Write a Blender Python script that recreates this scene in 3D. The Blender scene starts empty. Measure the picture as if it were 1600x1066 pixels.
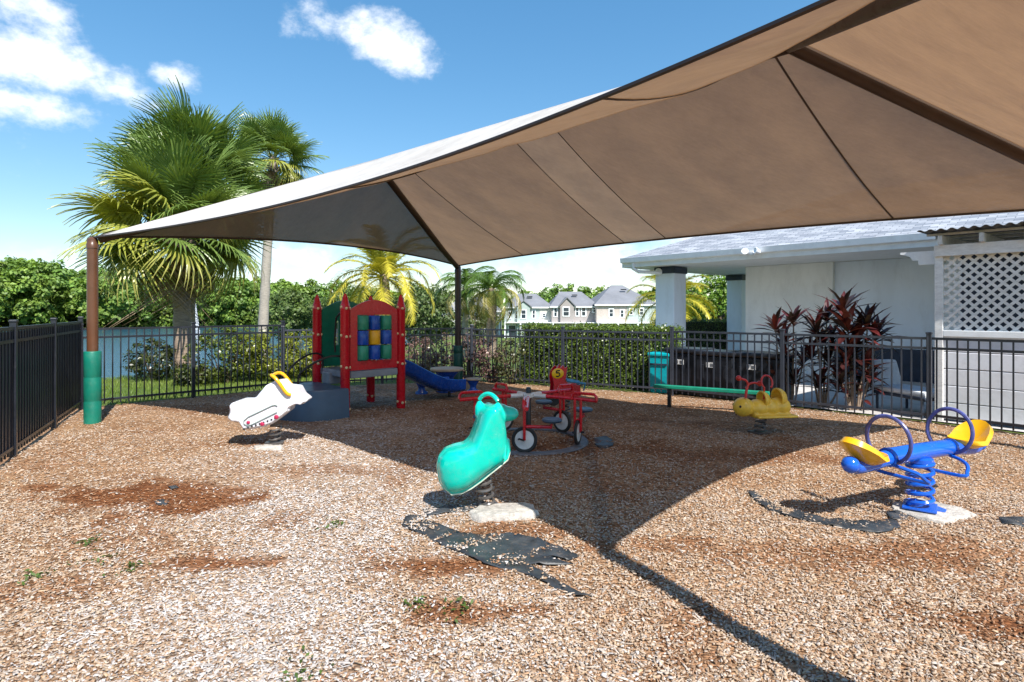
import bpy, bmesh, math, random
import numpy as np
from mathutils import Vector, Matrix, Euler

random.seed(7)
RNG = np.random.default_rng(11)
scene = bpy.context.scene
C = scene.collection
R = math.radians

# ------------------------------------------------------------------ camera
F_PX, H_PX, CAM_H = 900.0, 485.0, 1.57          # focal length and horizon in photo pixels (1600 wide)
cam_data = bpy.data.cameras.new('camera')
cam = bpy.data.objects.new('camera', cam_data)
C.objects.link(cam)
cam.location = (0, 0, CAM_H)
cam.rotation_euler = (R(90), 0, 0)
cam_data.sensor_width = 36
cam_data.lens = F_PX / 1600 * 36
cam_data.shift_y = -(533 - H_PX) / 1600
cam_data.clip_start = 0.05
cam_data.clip_end = 4000
scene.camera = cam

# ------------------------------------------------------------------ sky and sun
SUN_EL = R(50)
SUN_H = Vector((0.47, -0.883, 0))                 # horizontal direction towards the sun
world = bpy.data.worlds.new('World')
scene.world = world
world.use_nodes = True
wn, wl = world.node_tree.nodes, world.node_tree.links
wn.clear()
w_out = wn.new('ShaderNodeOutputWorld')
w_bg = wn.new('ShaderNodeBackground')
w_bg.inputs['Strength'].default_value = 0.112
sky = wn.new('ShaderNodeTexSky')
sky.sky_type = 'NISHITA'
sky.sun_disc = False
sky.sun_elevation = SUN_EL
sky.sun_rotation = math.atan2(SUN_H.x, SUN_H.y)
sky.air_density = 1.0
sky.dust_density = 0.1
sky.ozone_density = 2.0
w_hsv = wn.new('ShaderNodeHueSaturation')
w_hsv.inputs['Saturation'].default_value = 1.58
w_hsv.inputs['Hue'].default_value = 0.497
w_hsv.inputs['Value'].default_value = 3.3
w_sc = wn.new('ShaderNodeMix'); w_sc.data_type = 'RGBA'; w_sc.blend_type = 'MULTIPLY'; w_sc.inputs['Factor'].default_value = 1.0
w_sc.inputs['B'].default_value = (1 / 3.0, 1 / 3.0, 1 / 3.0, 1)
w_gm = wn.new('ShaderNodeGamma'); w_gm.inputs['Gamma'].default_value = 0.66
wl.new(sky.outputs[0], w_sc.inputs['A']); wl.new(w_sc.outputs['Result'], w_gm.inputs['Color'])
wl.new(w_gm.outputs[0], w_hsv.inputs['Color'])
# clouds: soft blobs by direction, broken up with noise
w_tc = wn.new('ShaderNodeTexCoord')


def wmath(op, a, b=None, c=None):
    n = wn.new('ShaderNodeMath'); n.operation = op
    for i, v in enumerate((a, b, c)):
        if v is None: continue
        if isinstance(v, (int, float)): n.inputs[i].default_value = v
        else: wl.new(v, n.inputs[i])
    return n.outputs[0]


def wnoise(scale, detail, rough, stretch=(1, 1, 1)):
    m = wn.new('ShaderNodeMapping'); m.inputs['Scale'].default_value = stretch
    wl.new(w_tc.outputs['Generated'], m.inputs['Vector'])
    n = wn.new('ShaderNodeTexNoise')
    n.inputs['Scale'].default_value = scale; n.inputs['Detail'].default_value = detail
    n.inputs['Roughness'].default_value = rough
    wl.new(m.outputs[0], n.inputs['Vector'])
    return n.outputs['Fac']


fine = wnoise(11, 8, 0.62, (1, 1, 1.5))
soft = wnoise(3.2, 4, 0.5, (1, 1, 2.2))


def pdir(u, v):
    return Vector(((u - 800) / F_PX, 1, (H_PX - v) / F_PX)).normalized()


cloud = None
for (u, v, ru, rv, k) in ((45, 95, 150, 75, .8), (20, 155, 130, 38, .85), (180, 138, 100, 32, .6), (275, 122, 42, 30, .85), (20, 10, 80, 60, .6),
                          (622, 76, 80, 50, 1.0), (530, 38, 80, 38, .72),
                          (900, 410, 300, 50, .5), (470, 395, 140, 36, .45), (60, 392, 140, 28, .35), 
                          (1300, 380, 400, 90, .8), (-300, 150, 260, 110, .9), (2300, 150, 500, 160, .9)):
    c = pdir(u, v)
    s = wn.new('ShaderNodeVectorMath'); s.operation = 'SUBTRACT'
    wl.new(w_tc.outputs['Generated'], s.inputs[0]); s.inputs[1].default_value = c
    d = wn.new('ShaderNodeVectorMath'); d.operation = 'DIVIDE'
    sc_ = 1.0 / Vector(((u - 800) / F_PX, 1, (H_PX - v) / F_PX)).length
    wl.new(s.outputs[0], d.inputs[0]); d.inputs[1].default_value = (ru / F_PX * sc_, ru / F_PX * sc_, rv / F_PX * sc_)
    ln = wn.new('ShaderNodeVectorMath'); ln.operation = 'LENGTH'
    wl.new(d.outputs[0], ln.inputs[0])
    m = wmath('MULTIPLY', wmath('SUBTRACT', 1.0, ln.outputs['Value']), k)
    m = wmath('MAXIMUM', m, -0.6)
    cloud = m if cloud is None else wmath('MAXIMUM', cloud, m)
# scattered cumulus over the rest of the sky (behind and beside the view)
sepd = wn.new('ShaderNodeSeparateXYZ'); wl.new(w_tc.outputs['Generated'], sepd.inputs[0])
gen = wmath('SUBTRACT', wmath('MULTIPLY', soft, 2.2), 1.15)
gen = wmath('SUBTRACT', gen, wmath('MULTIPLY', wmath('MAXIMUM', wmath('ADD', sepd.outputs['Y'], 0.1), 0.0), 2.0))
cloud = wmath('MAXIMUM', cloud, gen)
cl = wmath('ADD', wmath('MULTIPLY', cloud, 1.0), wmath('MULTIPLY', wmath('SUBTRACT', fine, 0.5), 2.6))
mr = wn.new('ShaderNodeMapRange'); mr.interpolation_type = 'SMOOTHSTEP'
mr.inputs['From Min'].default_value = 0.05; mr.inputs['From Max'].default_value = 0.95
wl.new(cl, mr.inputs['Value'])
w_mix = wn.new('ShaderNodeMix'); w_mix.data_type = 'RGBA'
wl.new(mr.outputs[0], w_mix.inputs['Factor'])
wl.new(w_hsv.outputs[0], w_mix.inputs['A'])
w_mix.inputs['B'].default_value = (6.6, 6.8, 7.1, 1)
wl.new(w_mix.outputs['Result'], w_bg.inputs['Color'])
wl.new(w_bg.outputs[0], w_out.inputs['Surface'])

sun_d = bpy.data.lights.new('sun', 'SUN')
sun_d.energy = 4.4
sun_d.angle = R(0.5)
sun_d.color = (1.0, 0.955, 0.88)
sun = bpy.data.objects.new('sun', sun_d)
C.objects.link(sun)
to_sun = SUN_H.normalized() * math.cos(SUN_EL) + Vector((0, 0, math.sin(SUN_EL)))
sun.rotation_euler = to_sun.to_track_quat('Z', 'Y').to_euler()
sun.location = (4, -6, 12)

scene.view_settings.view_transform = 'Standard'
scene.view_settings.look = 'None'
scene.view_settings.exposure = 0.84
scene.view_settings.gamma = 1.0
scene.view_settings.use_curve_mapping = False
scene.cycles.use_denoising = True
scene.cycles.max_bounces = 8
scene.cycles.transparent_max_bounces = 16
scene.cycles.caustics_reflective = False
scene.cycles.caustics_refractive = False


# ------------------------------------------------------------------ helpers
def G(u, v, z=0.0):
    """ground point (height z) seen at photo pixel u, v"""
    y = (CAM_H - z) * F_PX / (v - H_PX)
    return Vector(((u - 800) / F_PX * y, y, z))


def at(u, v, y):
    """point at depth y seen at pixel u, v"""
    return Vector(((u - 800) / F_PX * y, y, CAM_H + (H_PX - v) / F_PX * y))


class MB:
    def __init__(self):
        self.v, self.f = [], []

    def add(self, verts, faces):
        o = len(self.v)
        self.v += [tuple(p) for p in verts]
        self.f += [tuple(i + o for i in f) for f in faces]
        return self

    def box(self, c, s, rz=0.0, rx=0.0, ry=0.0, bev=0.0):
        m = Matrix.Translation(c) @ Euler((rx, ry, rz)).to_matrix().to_4x4()
        x, y, z = s[0] / 2, s[1] / 2, s[2] / 2
        if bev <= 0:
            vs = [(-x, -y, -z), (x, -y, -z), (x, y, -z), (-x, y, -z), (-x, -y, z), (x, -y, z), (x, y, z), (-x, y, z)]
            fs = [(0, 3, 2, 1), (4, 5, 6, 7), (0, 1, 5, 4), (1, 2, 6, 5), (2, 3, 7, 6), (3, 0, 4, 7)]
        else:
            b = min(bev, x * .9, y * .9, z * .9)
            bm = bmesh.new()
            bmesh.ops.create_cube(bm, size=1)
            bmesh.ops.scale(bm, vec=(s[0], s[1], s[2]), verts=bm.verts)
            bmesh.ops.bevel(bm, geom=bm.edges[:], offset=b, segments=2, affect='EDGES', profile=0.5)
            bm.verts.index_update()
            vs = [tuple(v.co) for v in bm.verts]
            fs = [tuple(v.index for v in f.verts) for f in bm.faces]
            bm.free()
        return self.add([m @ Vector(p) for p in vs], fs)

    def tube(self, pts, r, n=8, closed=False, cap=True):
        pts = [Vector(p) for p in pts]
        k = len(pts)
        rs = r if isinstance(r, (list, tuple)) else [r] * k
        vs, fs = [], []
        prev = None
        for i, p in enumerate(pts):
            if closed: t = pts[(i + 1) % k] - pts[i - 1]
            else: t = pts[min(i + 1, k - 1)] - pts[max(i - 1, 0)]
            if t.length < 1e-9: t = Vector((0, 0, 1))
            t.normalize()
            if prev is None:
                a = Vector((0, 0, 1)) if abs(t.z) < .9 else Vector((1, 0, 0))
                prev = (a - t * a.dot(t)).normalized()
            else:
                q = prev - t * prev.dot(t)
                prev = q.normalized() if q.length > 1e-6 else prev
            b = t.cross(prev)
            for j in range(n):
                a = 2 * math.pi * j / n
                vs.append(p + (prev * math.cos(a) + b * math.sin(a)) * rs[i])
        m = k if closed else k - 1
        for i in range(m):
            for j in range(n):
                i2 = (i + 1) % k
                fs.append((i * n + j, i * n + (j + 1) % n, i2 * n + (j + 1) % n, i2 * n + j))
        if cap and not closed:
            fs.append(tuple(range(n))[::-1])
            fs.append(tuple((k - 1) * n + j for j in range(n)))
        return self.add(vs, fs)

    def lathe(self, prof, n=20, mat=None, ring=False):
        """profile of (radius, z) turned about z"""
        mat = mat or Matrix.Identity(4)
        vs, fs = [], []
        k = len(prof)
        for r, z in prof:
            for j in range(n):
                a = 2 * math.pi * j / n
                vs.append(mat @ Vector((r * math.cos(a), r * math.sin(a), z)))
        for i in range(k - 1):
            for j in range(n):
                fs.append((i * n + j, i * n + (j + 1) % n, (i + 1) * n + (j + 1) % n, (i + 1) * n + j))
        if ring: fs += [((k - 1) * n + j, (k - 1) * n + (j + 1) % n, (j + 1) % n, j) for j in range(n)]
        else:
            fs.append(tuple(range(n))[::-1]); fs.append(tuple((k - 1) * n + j for j in range(n)))
        return self.add(vs, fs)

    def prism(self, outline, t, mat=None):
        """outline in local x,z extruded along y by +-t/2"""
        mat = mat or Matrix.Identity(4)
        n = len(outline)
        vs = [mat @ Vector((x, -t / 2, z)) for x, z in outline] + [mat @ Vector((x, t / 2, z)) for x, z in outline]
        fs = [tuple(range(n)), tuple(range(2 * n - 1, n - 1, -1))]
        fs += [(i, n + i, n + (i + 1) % n, (i + 1) % n) for i in range(n)]
        return self.add(vs, fs)

    def sphere(self, c, r, n=16, m=10):
        r = r if isinstance(r, (list, tuple)) else (r, r, r)
        vs = [(c[0], c[1], c[2] - r[2])]
        for i in range(1, m):
            a = -math.pi / 2 + math.pi * i / m
            for j in range(n):
                b = 2 * math.pi * j / n
                vs.append((c[0] + r[0] * math.cos(a) * math.cos(b), c[1] + r[1] * math.cos(a) * math.sin(b), c[2] + r[2] * math.sin(a)))
        vs.append((c[0], c[1], c[2] + r[2]))
        fs = [(0, 1 + (j + 1) % n, 1 + j) for j in range(n)]
        for i in range(m - 2):
            for j in range(n):
                a0 = 1 + i * n
                fs.append((a0 + j, a0 + (j + 1) % n, a0 + n + (j + 1) % n, a0 + n + j))
        a0 = 1 + (m - 2) * n
        fs += [(a0 + j, a0 + (j + 1) % n, len(vs) - 1) for j in range(n)]
        return self.add(vs, fs)

    def mesh(self, name, mat=None, smooth=False, ang=40):
        me = bpy.data.meshes.new(name)
        me.from_pydata(self.v, [], self.f)
        bm = bmesh.new(); bm.from_mesh(me)
        bmesh.ops.recalc_face_normals(bm, faces=bm.faces)
        bm.to_mesh(me); bm.free()
        if mat: me.materials.append(mat)
        if smooth:
            me.shade_smooth()
            try: me.set_sharp_from_angle(angle=R(ang))
            except Exception: pass
        return me

    def build(self, name, mat, parent=None, smooth=False, ang=40):
        return link(name, self.mesh(name, mat, smooth, ang), parent)

    def blob(self, name, mat, parent=None, voxel=0.012, smooth=10):
        """fuse the overlapping shapes collected so far into one rounded skin"""
        o = link(name, self.mesh(name, mat), parent)
        m = o.modifiers.new('remesh', 'REMESH'); m.mode = 'VOXEL'; m.voxel_size = voxel; m.use_smooth_shade = True
        s = o.modifiers.new('smooth', 'SMOOTH'); s.factor = 0.5; s.iterations = smooth
        bpy.context.view_layer.update()
        dg = bpy.context.evaluated_depsgraph_get()
        me = bpy.data.meshes.new_from_object(o.evaluated_get(dg))
        o.modifiers.clear()
        o.data = me
        me.name = name
        if not me.materials: me.materials.append(mat)
        me.shade_smooth()
        return o


def link(name, me, parent=None):
    o = bpy.data.objects.new(name, me)
    C.objects.link(o)
    if parent is not None: o.parent = parent
    return o


def thing(name, label, cat, loc=(0, 0, 0), rz=0.0, group=None):
    o = bpy.data.objects.new(name, None)
    o.empty_display_size = 0.1
    C.objects.link(o)
    o.location = loc; o.rotation_euler = (0, 0, rz)
    return tag(o, label, cat, group)


def tag(o, label, cat=None, group=None, kind=None):
    o['label'] = label
    if cat: o['category'] = cat
    if group: o['group'] = group
    if kind: o['kind'] = kind
    return o


def structure(o, label=None):
    o['kind'] = 'structure'
    if label: o['label'] = label
    return o


def copy_tree(o, parent=None):
    c = o.copy(); C.objects.link(c); c.parent = parent
    for ch in list(o.children): copy_tree(ch, c)
    return c


def np_mesh(name, co, faces_n, mat, tint=None):
    """co (N,3); every face has faces_n consecutive verts; tint (N,3) -> colour attribute"""
    n = len(co)
    nf = n // faces_n
    me = bpy.data.meshes.new(name)
    me.vertices.add(n); me.vertices.foreach_set('co', np.ascontiguousarray(co, dtype=np.float32).ravel())
    me.loops.add(n); me.loops.foreach_set('vertex_index', np.arange(n, dtype=np.int32))
    me.polygons.add(nf); me.polygons.foreach_set('loop_start', np.arange(0, n, faces_n, dtype=np.int32))
    if tint is not None:
        a = me.color_attributes.new('tint', 'FLOAT_COLOR', 'POINT')
        a.data.foreach_set('color', np.ascontiguousarray(np.c_[tint, np.ones(n)], dtype=np.float32).ravel())
    me.update(calc_edges=True)
    me.materials.append(mat)
    return me


# ------------------------------------------------------------------ materials
def new_mat(name):
    m = bpy.data.materials.new(name); m.use_nodes = True
    nt = m.node_tree
    return m, nt, nt.nodes['Principled BSDF'], nt.nodes['Material Output']


def ramp_noise(nt, scale, detail=5, rough=0.55, lo=0.35, hi=0.65, vec=None, stretch=None):
    n = nt.nodes.new('ShaderNodeTexNoise')
    n.inputs['Scale'].default_value = scale; n.inputs['Detail'].default_value = detail; n.inputs['Roughness'].default_value = rough
    tc = nt.nodes.new('ShaderNodeTexCoord')
    src = tc.outputs['Object'] if vec is None else vec
    if stretch:
        mp = nt.nodes.new('ShaderNodeMapping'); mp.inputs['Scale'].default_value = stretch
        nt.links.new(src, mp.inputs['Vector']); src = mp.outputs[0]
    nt.links.new(src, n.inputs['Vector'])
    r = nt.nodes.new('ShaderNodeMapRange')
    r.inputs['From Min'].default_value = lo; r.inputs['From Max'].default_value = hi
    nt.links.new(n.outputs['Fac'], r.inputs['Value'])
    return r.outputs[0]


def mixc(nt, fac, a, b, mode='MIX'):
    m = nt.nodes.new('ShaderNodeMix'); m.data_type = 'RGBA'; m.blend_type = mode
    for k, v in (('Factor', fac), ('A', a), ('B', b)):
        if isinstance(v, (int, float)): m.inputs[k].default_value = v
        elif isinstance(v, tuple): m.inputs[k].default_value = (*v, 1) if len(v) == 3 else v
        else: nt.links.new(v, m.inputs[k])
    return m.outputs['Result']


def add_bump(nt, bsdf, h, strength=0.2, dist=0.01):
    b = nt.nodes.new('ShaderNodeBump'); b.inputs['Strength'].default_value = strength; b.inputs['Distance'].default_value = dist
    nt.links.new(h, b.inputs['Height']); nt.links.new(b.outputs[0], bsdf.inputs['Normal'])


def paint(name, col, rough=0.45, var=0.18, scale=6.0, metal=0.0, coat=0.0, bump=0.05, dirt=(0.16, 0.11, 0.07), dirt_amt=0.12, stretch=None):
    """painted / moulded surface with uneven fading, dusty patches and varied gloss"""
    m, nt, b, out = new_mat(name)
    dark = tuple(c * (1 - var) for c in col); light = tuple(min(1, c * (1 + var)) for c in col)
    f = ramp_noise(nt, scale, 6, 0.6, stretch=stretch)
    c = mixc(nt, f, dark, light)
    d = ramp_noise(nt, scale * 2.7, 8, 0.7, 0.5, 0.8, stretch=stretch)
    dm = nt.nodes.new('ShaderNodeMath'); dm.operation = 'MULTIPLY'; dm.inputs[1].default_value = dirt_amt
    nt.links.new(d, dm.inputs[0])
    c = mixc(nt, dm.outputs[0], c, dirt)
    nt.links.new(c, b.inputs['Base Color'])
    rr = nt.nodes.new('ShaderNodeMapRange'); rr.inputs['To Min'].default_value = max(0.05, rough - .1); rr.inputs['To Max'].default_value = min(1, rough + .15)
    nt.links.new(d, rr.inputs['Value']); nt.links.new(rr.outputs[0], b.inputs['Roughness'])
    b.inputs['Metallic'].default_value = metal
    if coat: b.inputs['Coat Weight'].default_value = coat; b.inputs['Coat Roughness'].default_value = 0.12
    if bump:
        h = ramp_noise(nt, 90, 3, 0.6, 0.2, 0.8)
        add_bump(nt, b, h, bump, 0.004)
    return m


def leaf_mat(name, col, trans=0.35, rough=0.45, var=0.25):
    """leaf colour x per-leaf tint, with light passing through"""
    m, nt, b, out = new_mat(name)
    at_ = nt.nodes.new('ShaderNodeAttribute'); at_.attribute_name = 'tint'
    f = ramp_noise(nt, 3.0, 3, 0.5)
    base = mixc(nt, f, tuple(c * (1 - var) for c in col), tuple(c * (1 + var) for c in col))
    c = mixc(nt, 1.0, base, at_.outputs['Color'], 'MULTIPLY')
    nt.links.new(c, b.inputs['Base Color'])
    b.inputs['Roughness'].default_value = rough
    t = nt.nodes.new('ShaderNodeBsdfTranslucent')
    tc = mixc(nt, 1.0, c, (1.15, 1.1, 0.55), 'MULTIPLY')
    nt.links.new(tc, t.inputs['Color'])
    ms = nt.nodes.new('ShaderNodeMixShader'); ms.inputs[0].default_value = trans
    nt.links.new(b.outputs[0], ms.inputs[1]); nt.links.new(t.outputs[0], ms.inputs[2])
    nt.links.new(ms.outputs[0], out.inputs['Surface'])
    return m


M = {}
M['red'] = paint('red_plastic', (0.55, 0.006, 0.018), 0.35, 0.08, 2.5, coat=0.2, dirt_amt=0.05)
M['red_metal'] = paint('red_painted_steel', (0.58, 0.008, 0.018), 0.35, 0.2, 14, coat=0.2)
M['coral'] = paint('coral_handle', (0.55, 0.035, 0.03), 0.4, 0.15)
M['green'] = paint('dark_green_plastic', (0.004, 0.15, 0.09), 0.4, 0.2)
M['roller_green'] = paint('roller_green', (0.02, 0.26, 0.16), 0.4, 0.15)
M['roller_blue'] = paint('roller_blue', (0.008, 0.07, 0.42), 0.35, 0.15)
M['roller_yellow'] = paint('roller_yellow', (0.78, 0.40, 0.01), 0.4, 0.12)
M['slate'] = paint('slate_blue_plastic', (0.05, 0.095, 0.155), 0.5, 0.12, 4)
M['slide'] = paint('blue_slide', (0.006, 0.07, 0.36), 0.35, 0.2, coat=0.2)
M['deck'] = paint('grey_deck', (0.22, 0.24, 0.28), 0.6, 0.2)
M['cream'] = paint('cream_cap', (0.72, 0.55, 0.32), 0.5, 0.1)
M['tan'] = paint('tan_table_top', (0.50, 0.36, 0.23), 0.55, 0.15)
M['teal'] = paint('teal_fibreglass', (0.0, 0.54, 0.42), 0.24, 0.10, 4, coat=0.4, bump=0.02, dirt=(0.20, 0.30, 0.24), dirt_amt=0.30)
M['teal_edge'] = paint('pale_rim', (0.52, 0.60, 0.50), 0.6, 0.25, 18)  # pale line along the edge of the teal body
M['white'] = paint('white_moulded', (0.74, 0.74, 0.80), 0.38, 0.06, 4, coat=0.2, dirt_amt=0.18)
M['yellow'] = paint('yellow_moulded', (0.80, 0.42, 0.012), 0.32, 0.10, 4, coat=0.3)
M['bee_yellow'] = paint('faded_yellow', (0.86, 0.54, 0.06), 0.4, 0.14, 5)
M['blue'] = paint('blue_gloss', (0.008, 0.11, 0.60), 0.25, 0.12, 4, coat=0.5, dirt_amt=0.08)
M['blue_worn'] = paint('worn_blue_ring', (0.06, 0.075, 0.26), 0.4, 0.45, 9, dirt=(0.22, 0.13, 0.09), dirt_amt=0.5)
M['black'] = paint('black_metal', (0.012, 0.013, 0.015), 0.45, 0.3)
M['spring'] = paint('dark_spring_steel', (0.13, 0.12, 0.115), 0.4, 0.3, 10, metal=0.4)
M['ring_steel'] = paint('dull_ring_steel', (0.12, 0.12, 0.13), 0.55, 0.3, 8, dirt_amt=0.3)
M['rubber'] = paint('rubber', (0.018, 0.018, 0.018), 0.7, 0.3)
M['wheel'] = paint('white_wheel', (0.70, 0.68, 0.65), 0.5, 0.1, dirt_amt=0.3)
M['fence'] = paint('sunlit_fence', (0.038, 0.044, 0.060), 0.4, 0.2, 3, dirt=(0.15, 0.15, 0.15), dirt_amt=0.2)  # sunlit runs of the fence, their light put into the colour
M['fence_shaded'] = paint('shaded_fence', (0.016, 0.019, 0.028), 0.4, 0.25, 3, dirt=(0.12, 0.12, 0.12), dirt_amt=0.15)  # darker copy of the fence coat, shade put into the colour
M['screen'] = paint('navy_screen_mesh', (0.024, 0.030, 0.048), 0.7, 0.2, 3)
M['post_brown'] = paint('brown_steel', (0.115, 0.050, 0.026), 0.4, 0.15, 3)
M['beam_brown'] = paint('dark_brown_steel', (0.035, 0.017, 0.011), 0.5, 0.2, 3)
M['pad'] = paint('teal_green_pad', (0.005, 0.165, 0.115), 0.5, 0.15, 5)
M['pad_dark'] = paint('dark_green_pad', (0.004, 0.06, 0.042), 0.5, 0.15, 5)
M['beam_green'] = paint('green_beam', (0.012, 0.24, 0.15), 0.4, 0.15)
M['wall_blue'] = paint('pale_blue_white_stucco', (0.80, 0.86, 0.95), 0.85, 0.05, 1.3, bump=0.25, stretch=(1, 1, .35), dirt_amt=0.20)
M['wall_cream'] = paint('off_white_stucco', (0.90, 0.89, 0.87), 0.85, 0.04, 1.3, bump=0.25, stretch=(1, 1, .35), dirt_amt=0.20)
M['trim'] = paint('white_trim', (0.87, 0.88, 0.89), 0.55, 0.05, 4, dirt_amt=0.12)
M['soffit'] = paint('soffit_panel', (0.74, 0.74, 0.74), 0.7, 0.05, 4)
M['navy'] = paint('navy_band', (0.022, 0.035, 0.065), 0.6, 0.2)
M['vinyl'] = paint('white_vinyl_panel', (0.84, 0.85, 0.90), 0.5, 0.05, 3, dirt_amt=0.22)
M['lattice'] = paint('weathered_white_wood', (0.80, 0.79, 0.78), 0.7, 0.10, 9, dirt_amt=0.30, stretch=(1, 1, 3))
M['rafter'] = paint('weathered_grey_wood', (0.64, 0.62, 0.58), 0.8, 0.15, 12, dirt_amt=0.35)
M['corrugated'] = paint('corrugated_sheet', (0.10, 0.11, 0.12), 0.5, 0.3, 6)
M['bin_black'] = paint('black_resin', (0.014, 0.016, 0.022), 0.4, 0.3)
M['bin_turq'] = paint('turquoise_plastic', (0.0, 0.42, 0.50), 0.4, 0.12)
M['label_white'] = paint('white_sticker', (0.8, 0.8, 0.8), 0.5, 0.05)
M['cushion'] = paint('striped_towel_white', (0.72, 0.75, 0.80), 0.9, 0.08)
M['concrete'] = paint('pale_concrete', (0.46, 0.43, 0.39), 0.9, 0.28, 22, bump=0.9, dirt=(0.24, 0.17, 0.11), dirt_amt=0.55)
M['patio'] = paint('grey_patio_concrete', (0.50, 0.48, 0.47), 0.9, 0.12, 3, bump=0.2)
M['cloth_black'] = paint('black_weed_fabric', (0.034, 0.040, 0.046), 0.5, 0.4, 9, bump=0.3, dirt=(0.24, 0.17, 0.12), dirt_amt=0.35)
M['bark_palm'] = paint('palm_trunk', (0.27, 0.20, 0.15), 0.9, 0.35, 8, bump=0.6, stretch=(1, 1, 5))
M['bark_pale'] = paint('pale_palm_trunk', (0.36, 0.32, 0.27), 0.9, 0.2, 6, bump=0.4, stretch=(1, 1, 5))
M['bark'] = paint('tree_bark', (0.10, 0.07, 0.05), 0.9, 0.3, 8, bump=0.6)
M['glass'] = paint('dark_window', (0.03, 0.045, 0.06), 0.12, 0.3, 0.5, bump=0)
M['yellow_plate'] = paint('yellow_plate', (0.85, 0.50, 0.01), 0.4, 0.08)
M['ink'] = paint('black_ink', (0.01, 0.01, 0.01), 0.5, 0.1)
M['bluebar'] = paint('sky_blue_bar', (0.05, 0.24, 0.42), 0.4, 0.15)
M['trim_groove'] = paint('grey_green_groove', (0.20, 0.26, 0.24), 0.6, 0.2)
M['plum'] = paint('plum_red_badge', (0.42, 0.02, 0.08), 0.5, 0.2)
M['spray'] = paint('water_spray', (0.85, 0.88, 0.92), 0.4, 0.04, bump=0)

M['leaf'] = leaf_mat('leaf_generic', (1, 1, 1), 0.30, 0.5, 0.12)
M['leaf_gloss'] = leaf_mat('leaf_glossy', (1, 1, 1), 0.22, 0.32, 0.15)


def mulch_material():
    m, nt, b, out = new_mat('mulch')
    at_ = nt.nodes.new('ShaderNodeAttribute'); at_.attribute_name = 'tint'
    tc = nt.nodes.new('ShaderNodeTexCoord')
    vor = nt.nodes.new('ShaderNodeTexVoronoi'); vor.inputs['Scale'].default_value = 42; vor.inputs['Randomness'].default_value = 1
    mp = nt.nodes.new('ShaderNodeMapping'); mp.inputs['Scale'].default_value = (1, 1.5, 1)
    nt.links.new(tc.outputs['Object'], mp.inputs['Vector']); nt.links.new(mp.outputs[0], vor.inputs['Vector'])
    sep = nt.nodes.new('ShaderNodeSeparateColor'); nt.links.new(vor.outputs['Color'], sep.inputs[0])
    cr = nt.nodes.new('ShaderNodeValToRGB'); cr.color_ramp.elements[0].color = (.35, .27, .2, 1); cr.color_ramp.elements[1].color = (1.35, 1.25, 1.15, 1)
    e = cr.color_ramp.elements.new(.5); e.color = (.85, .75, .65, 1)
    nt.links.new(sep.outputs[0], cr.inputs['Fac'])
    c = mixc(nt, 1.0, at_.outputs['Color'], cr.outputs['Color'], 'MULTIPLY')
    n1 = ramp_noise(nt, 1.1, 7, 0.65, 0.3, 0.7)
    c = mixc(nt, n1, mixc(nt, 1.0, c, (.68, .58, .48), 'MULTIPLY'), c)
    nt.links.new(c, b.inputs['Base Color'])
    b.inputs['Roughness'].default_value = 0.95
    b.inputs['Specular IOR Level'].default_value = 0.2
    ad = nt.nodes.new('ShaderNodeMath'); ad.operation = 'MULTIPLY_ADD'; ad.inputs[1].default_value = -1.0
    nt.links.new(vor.outputs['Distance'], ad.inputs[0]); nt.links.new(sep.outputs[1], ad.inputs[2])
    add_bump(nt, b, ad.outputs[0], 0.8, 0.02)
    return m


def chip_material():
    m, nt, b, out = new_mat('wood_chip')
    at_ = nt.nodes.new('ShaderNodeAttribute'); at_.attribute_name = 'tint'
    f = ramp_noise(nt, 60, 4, 0.6)
    c = mixc(nt, f, mixc(nt, 1.0, at_.outputs['Color'], (.78, .74, .7), 'MULTIPLY'), at_.outputs['Color'])
    nt.links.new(c, b.inputs['Base Color'])
    b.inputs['Roughness'].default_value = 0.85
    b.inputs['Specular IOR Level'].default_value = 0.3
    return m


def lawn_material():
    m, nt, b, out = new_mat('lawn')
    f1 = ramp_noise(nt, 0.5, 6, 0.6); f2 = ramp_noise(nt, 45, 4, 0.7, 0.3, 0.7)
    c = mixc(nt, f1, (0.085, 0.145, 0.018), (0.16, 0.20, 0.03))
    c = mixc(nt, f2, mixc(nt, 1.0, c, (.55, .6, .5), 'MULTIPLY'), c)
    nt.links.new(c, b.inputs['Base Color']); b.inputs['Roughness'].default_value = 0.9
    add_bump(nt, b, f2, 0.6, 0.03)
    return m


def water_material():
    m, nt, b, out = new_mat('lake_water')
    b.inputs['Base Color'].default_value = (0.03, 0.085, 0.13, 1)
    b.inputs['Roughness'].default_value = 0.16
    b.inputs['IOR'].default_value = 1.33
    h = ramp_noise(nt, 0.9, 5, 0.6, 0.2, 0.8, stretch=(1, 2.2, 1))
    add_bump(nt, b, h, 0.5, 0.12)
    return m


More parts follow.
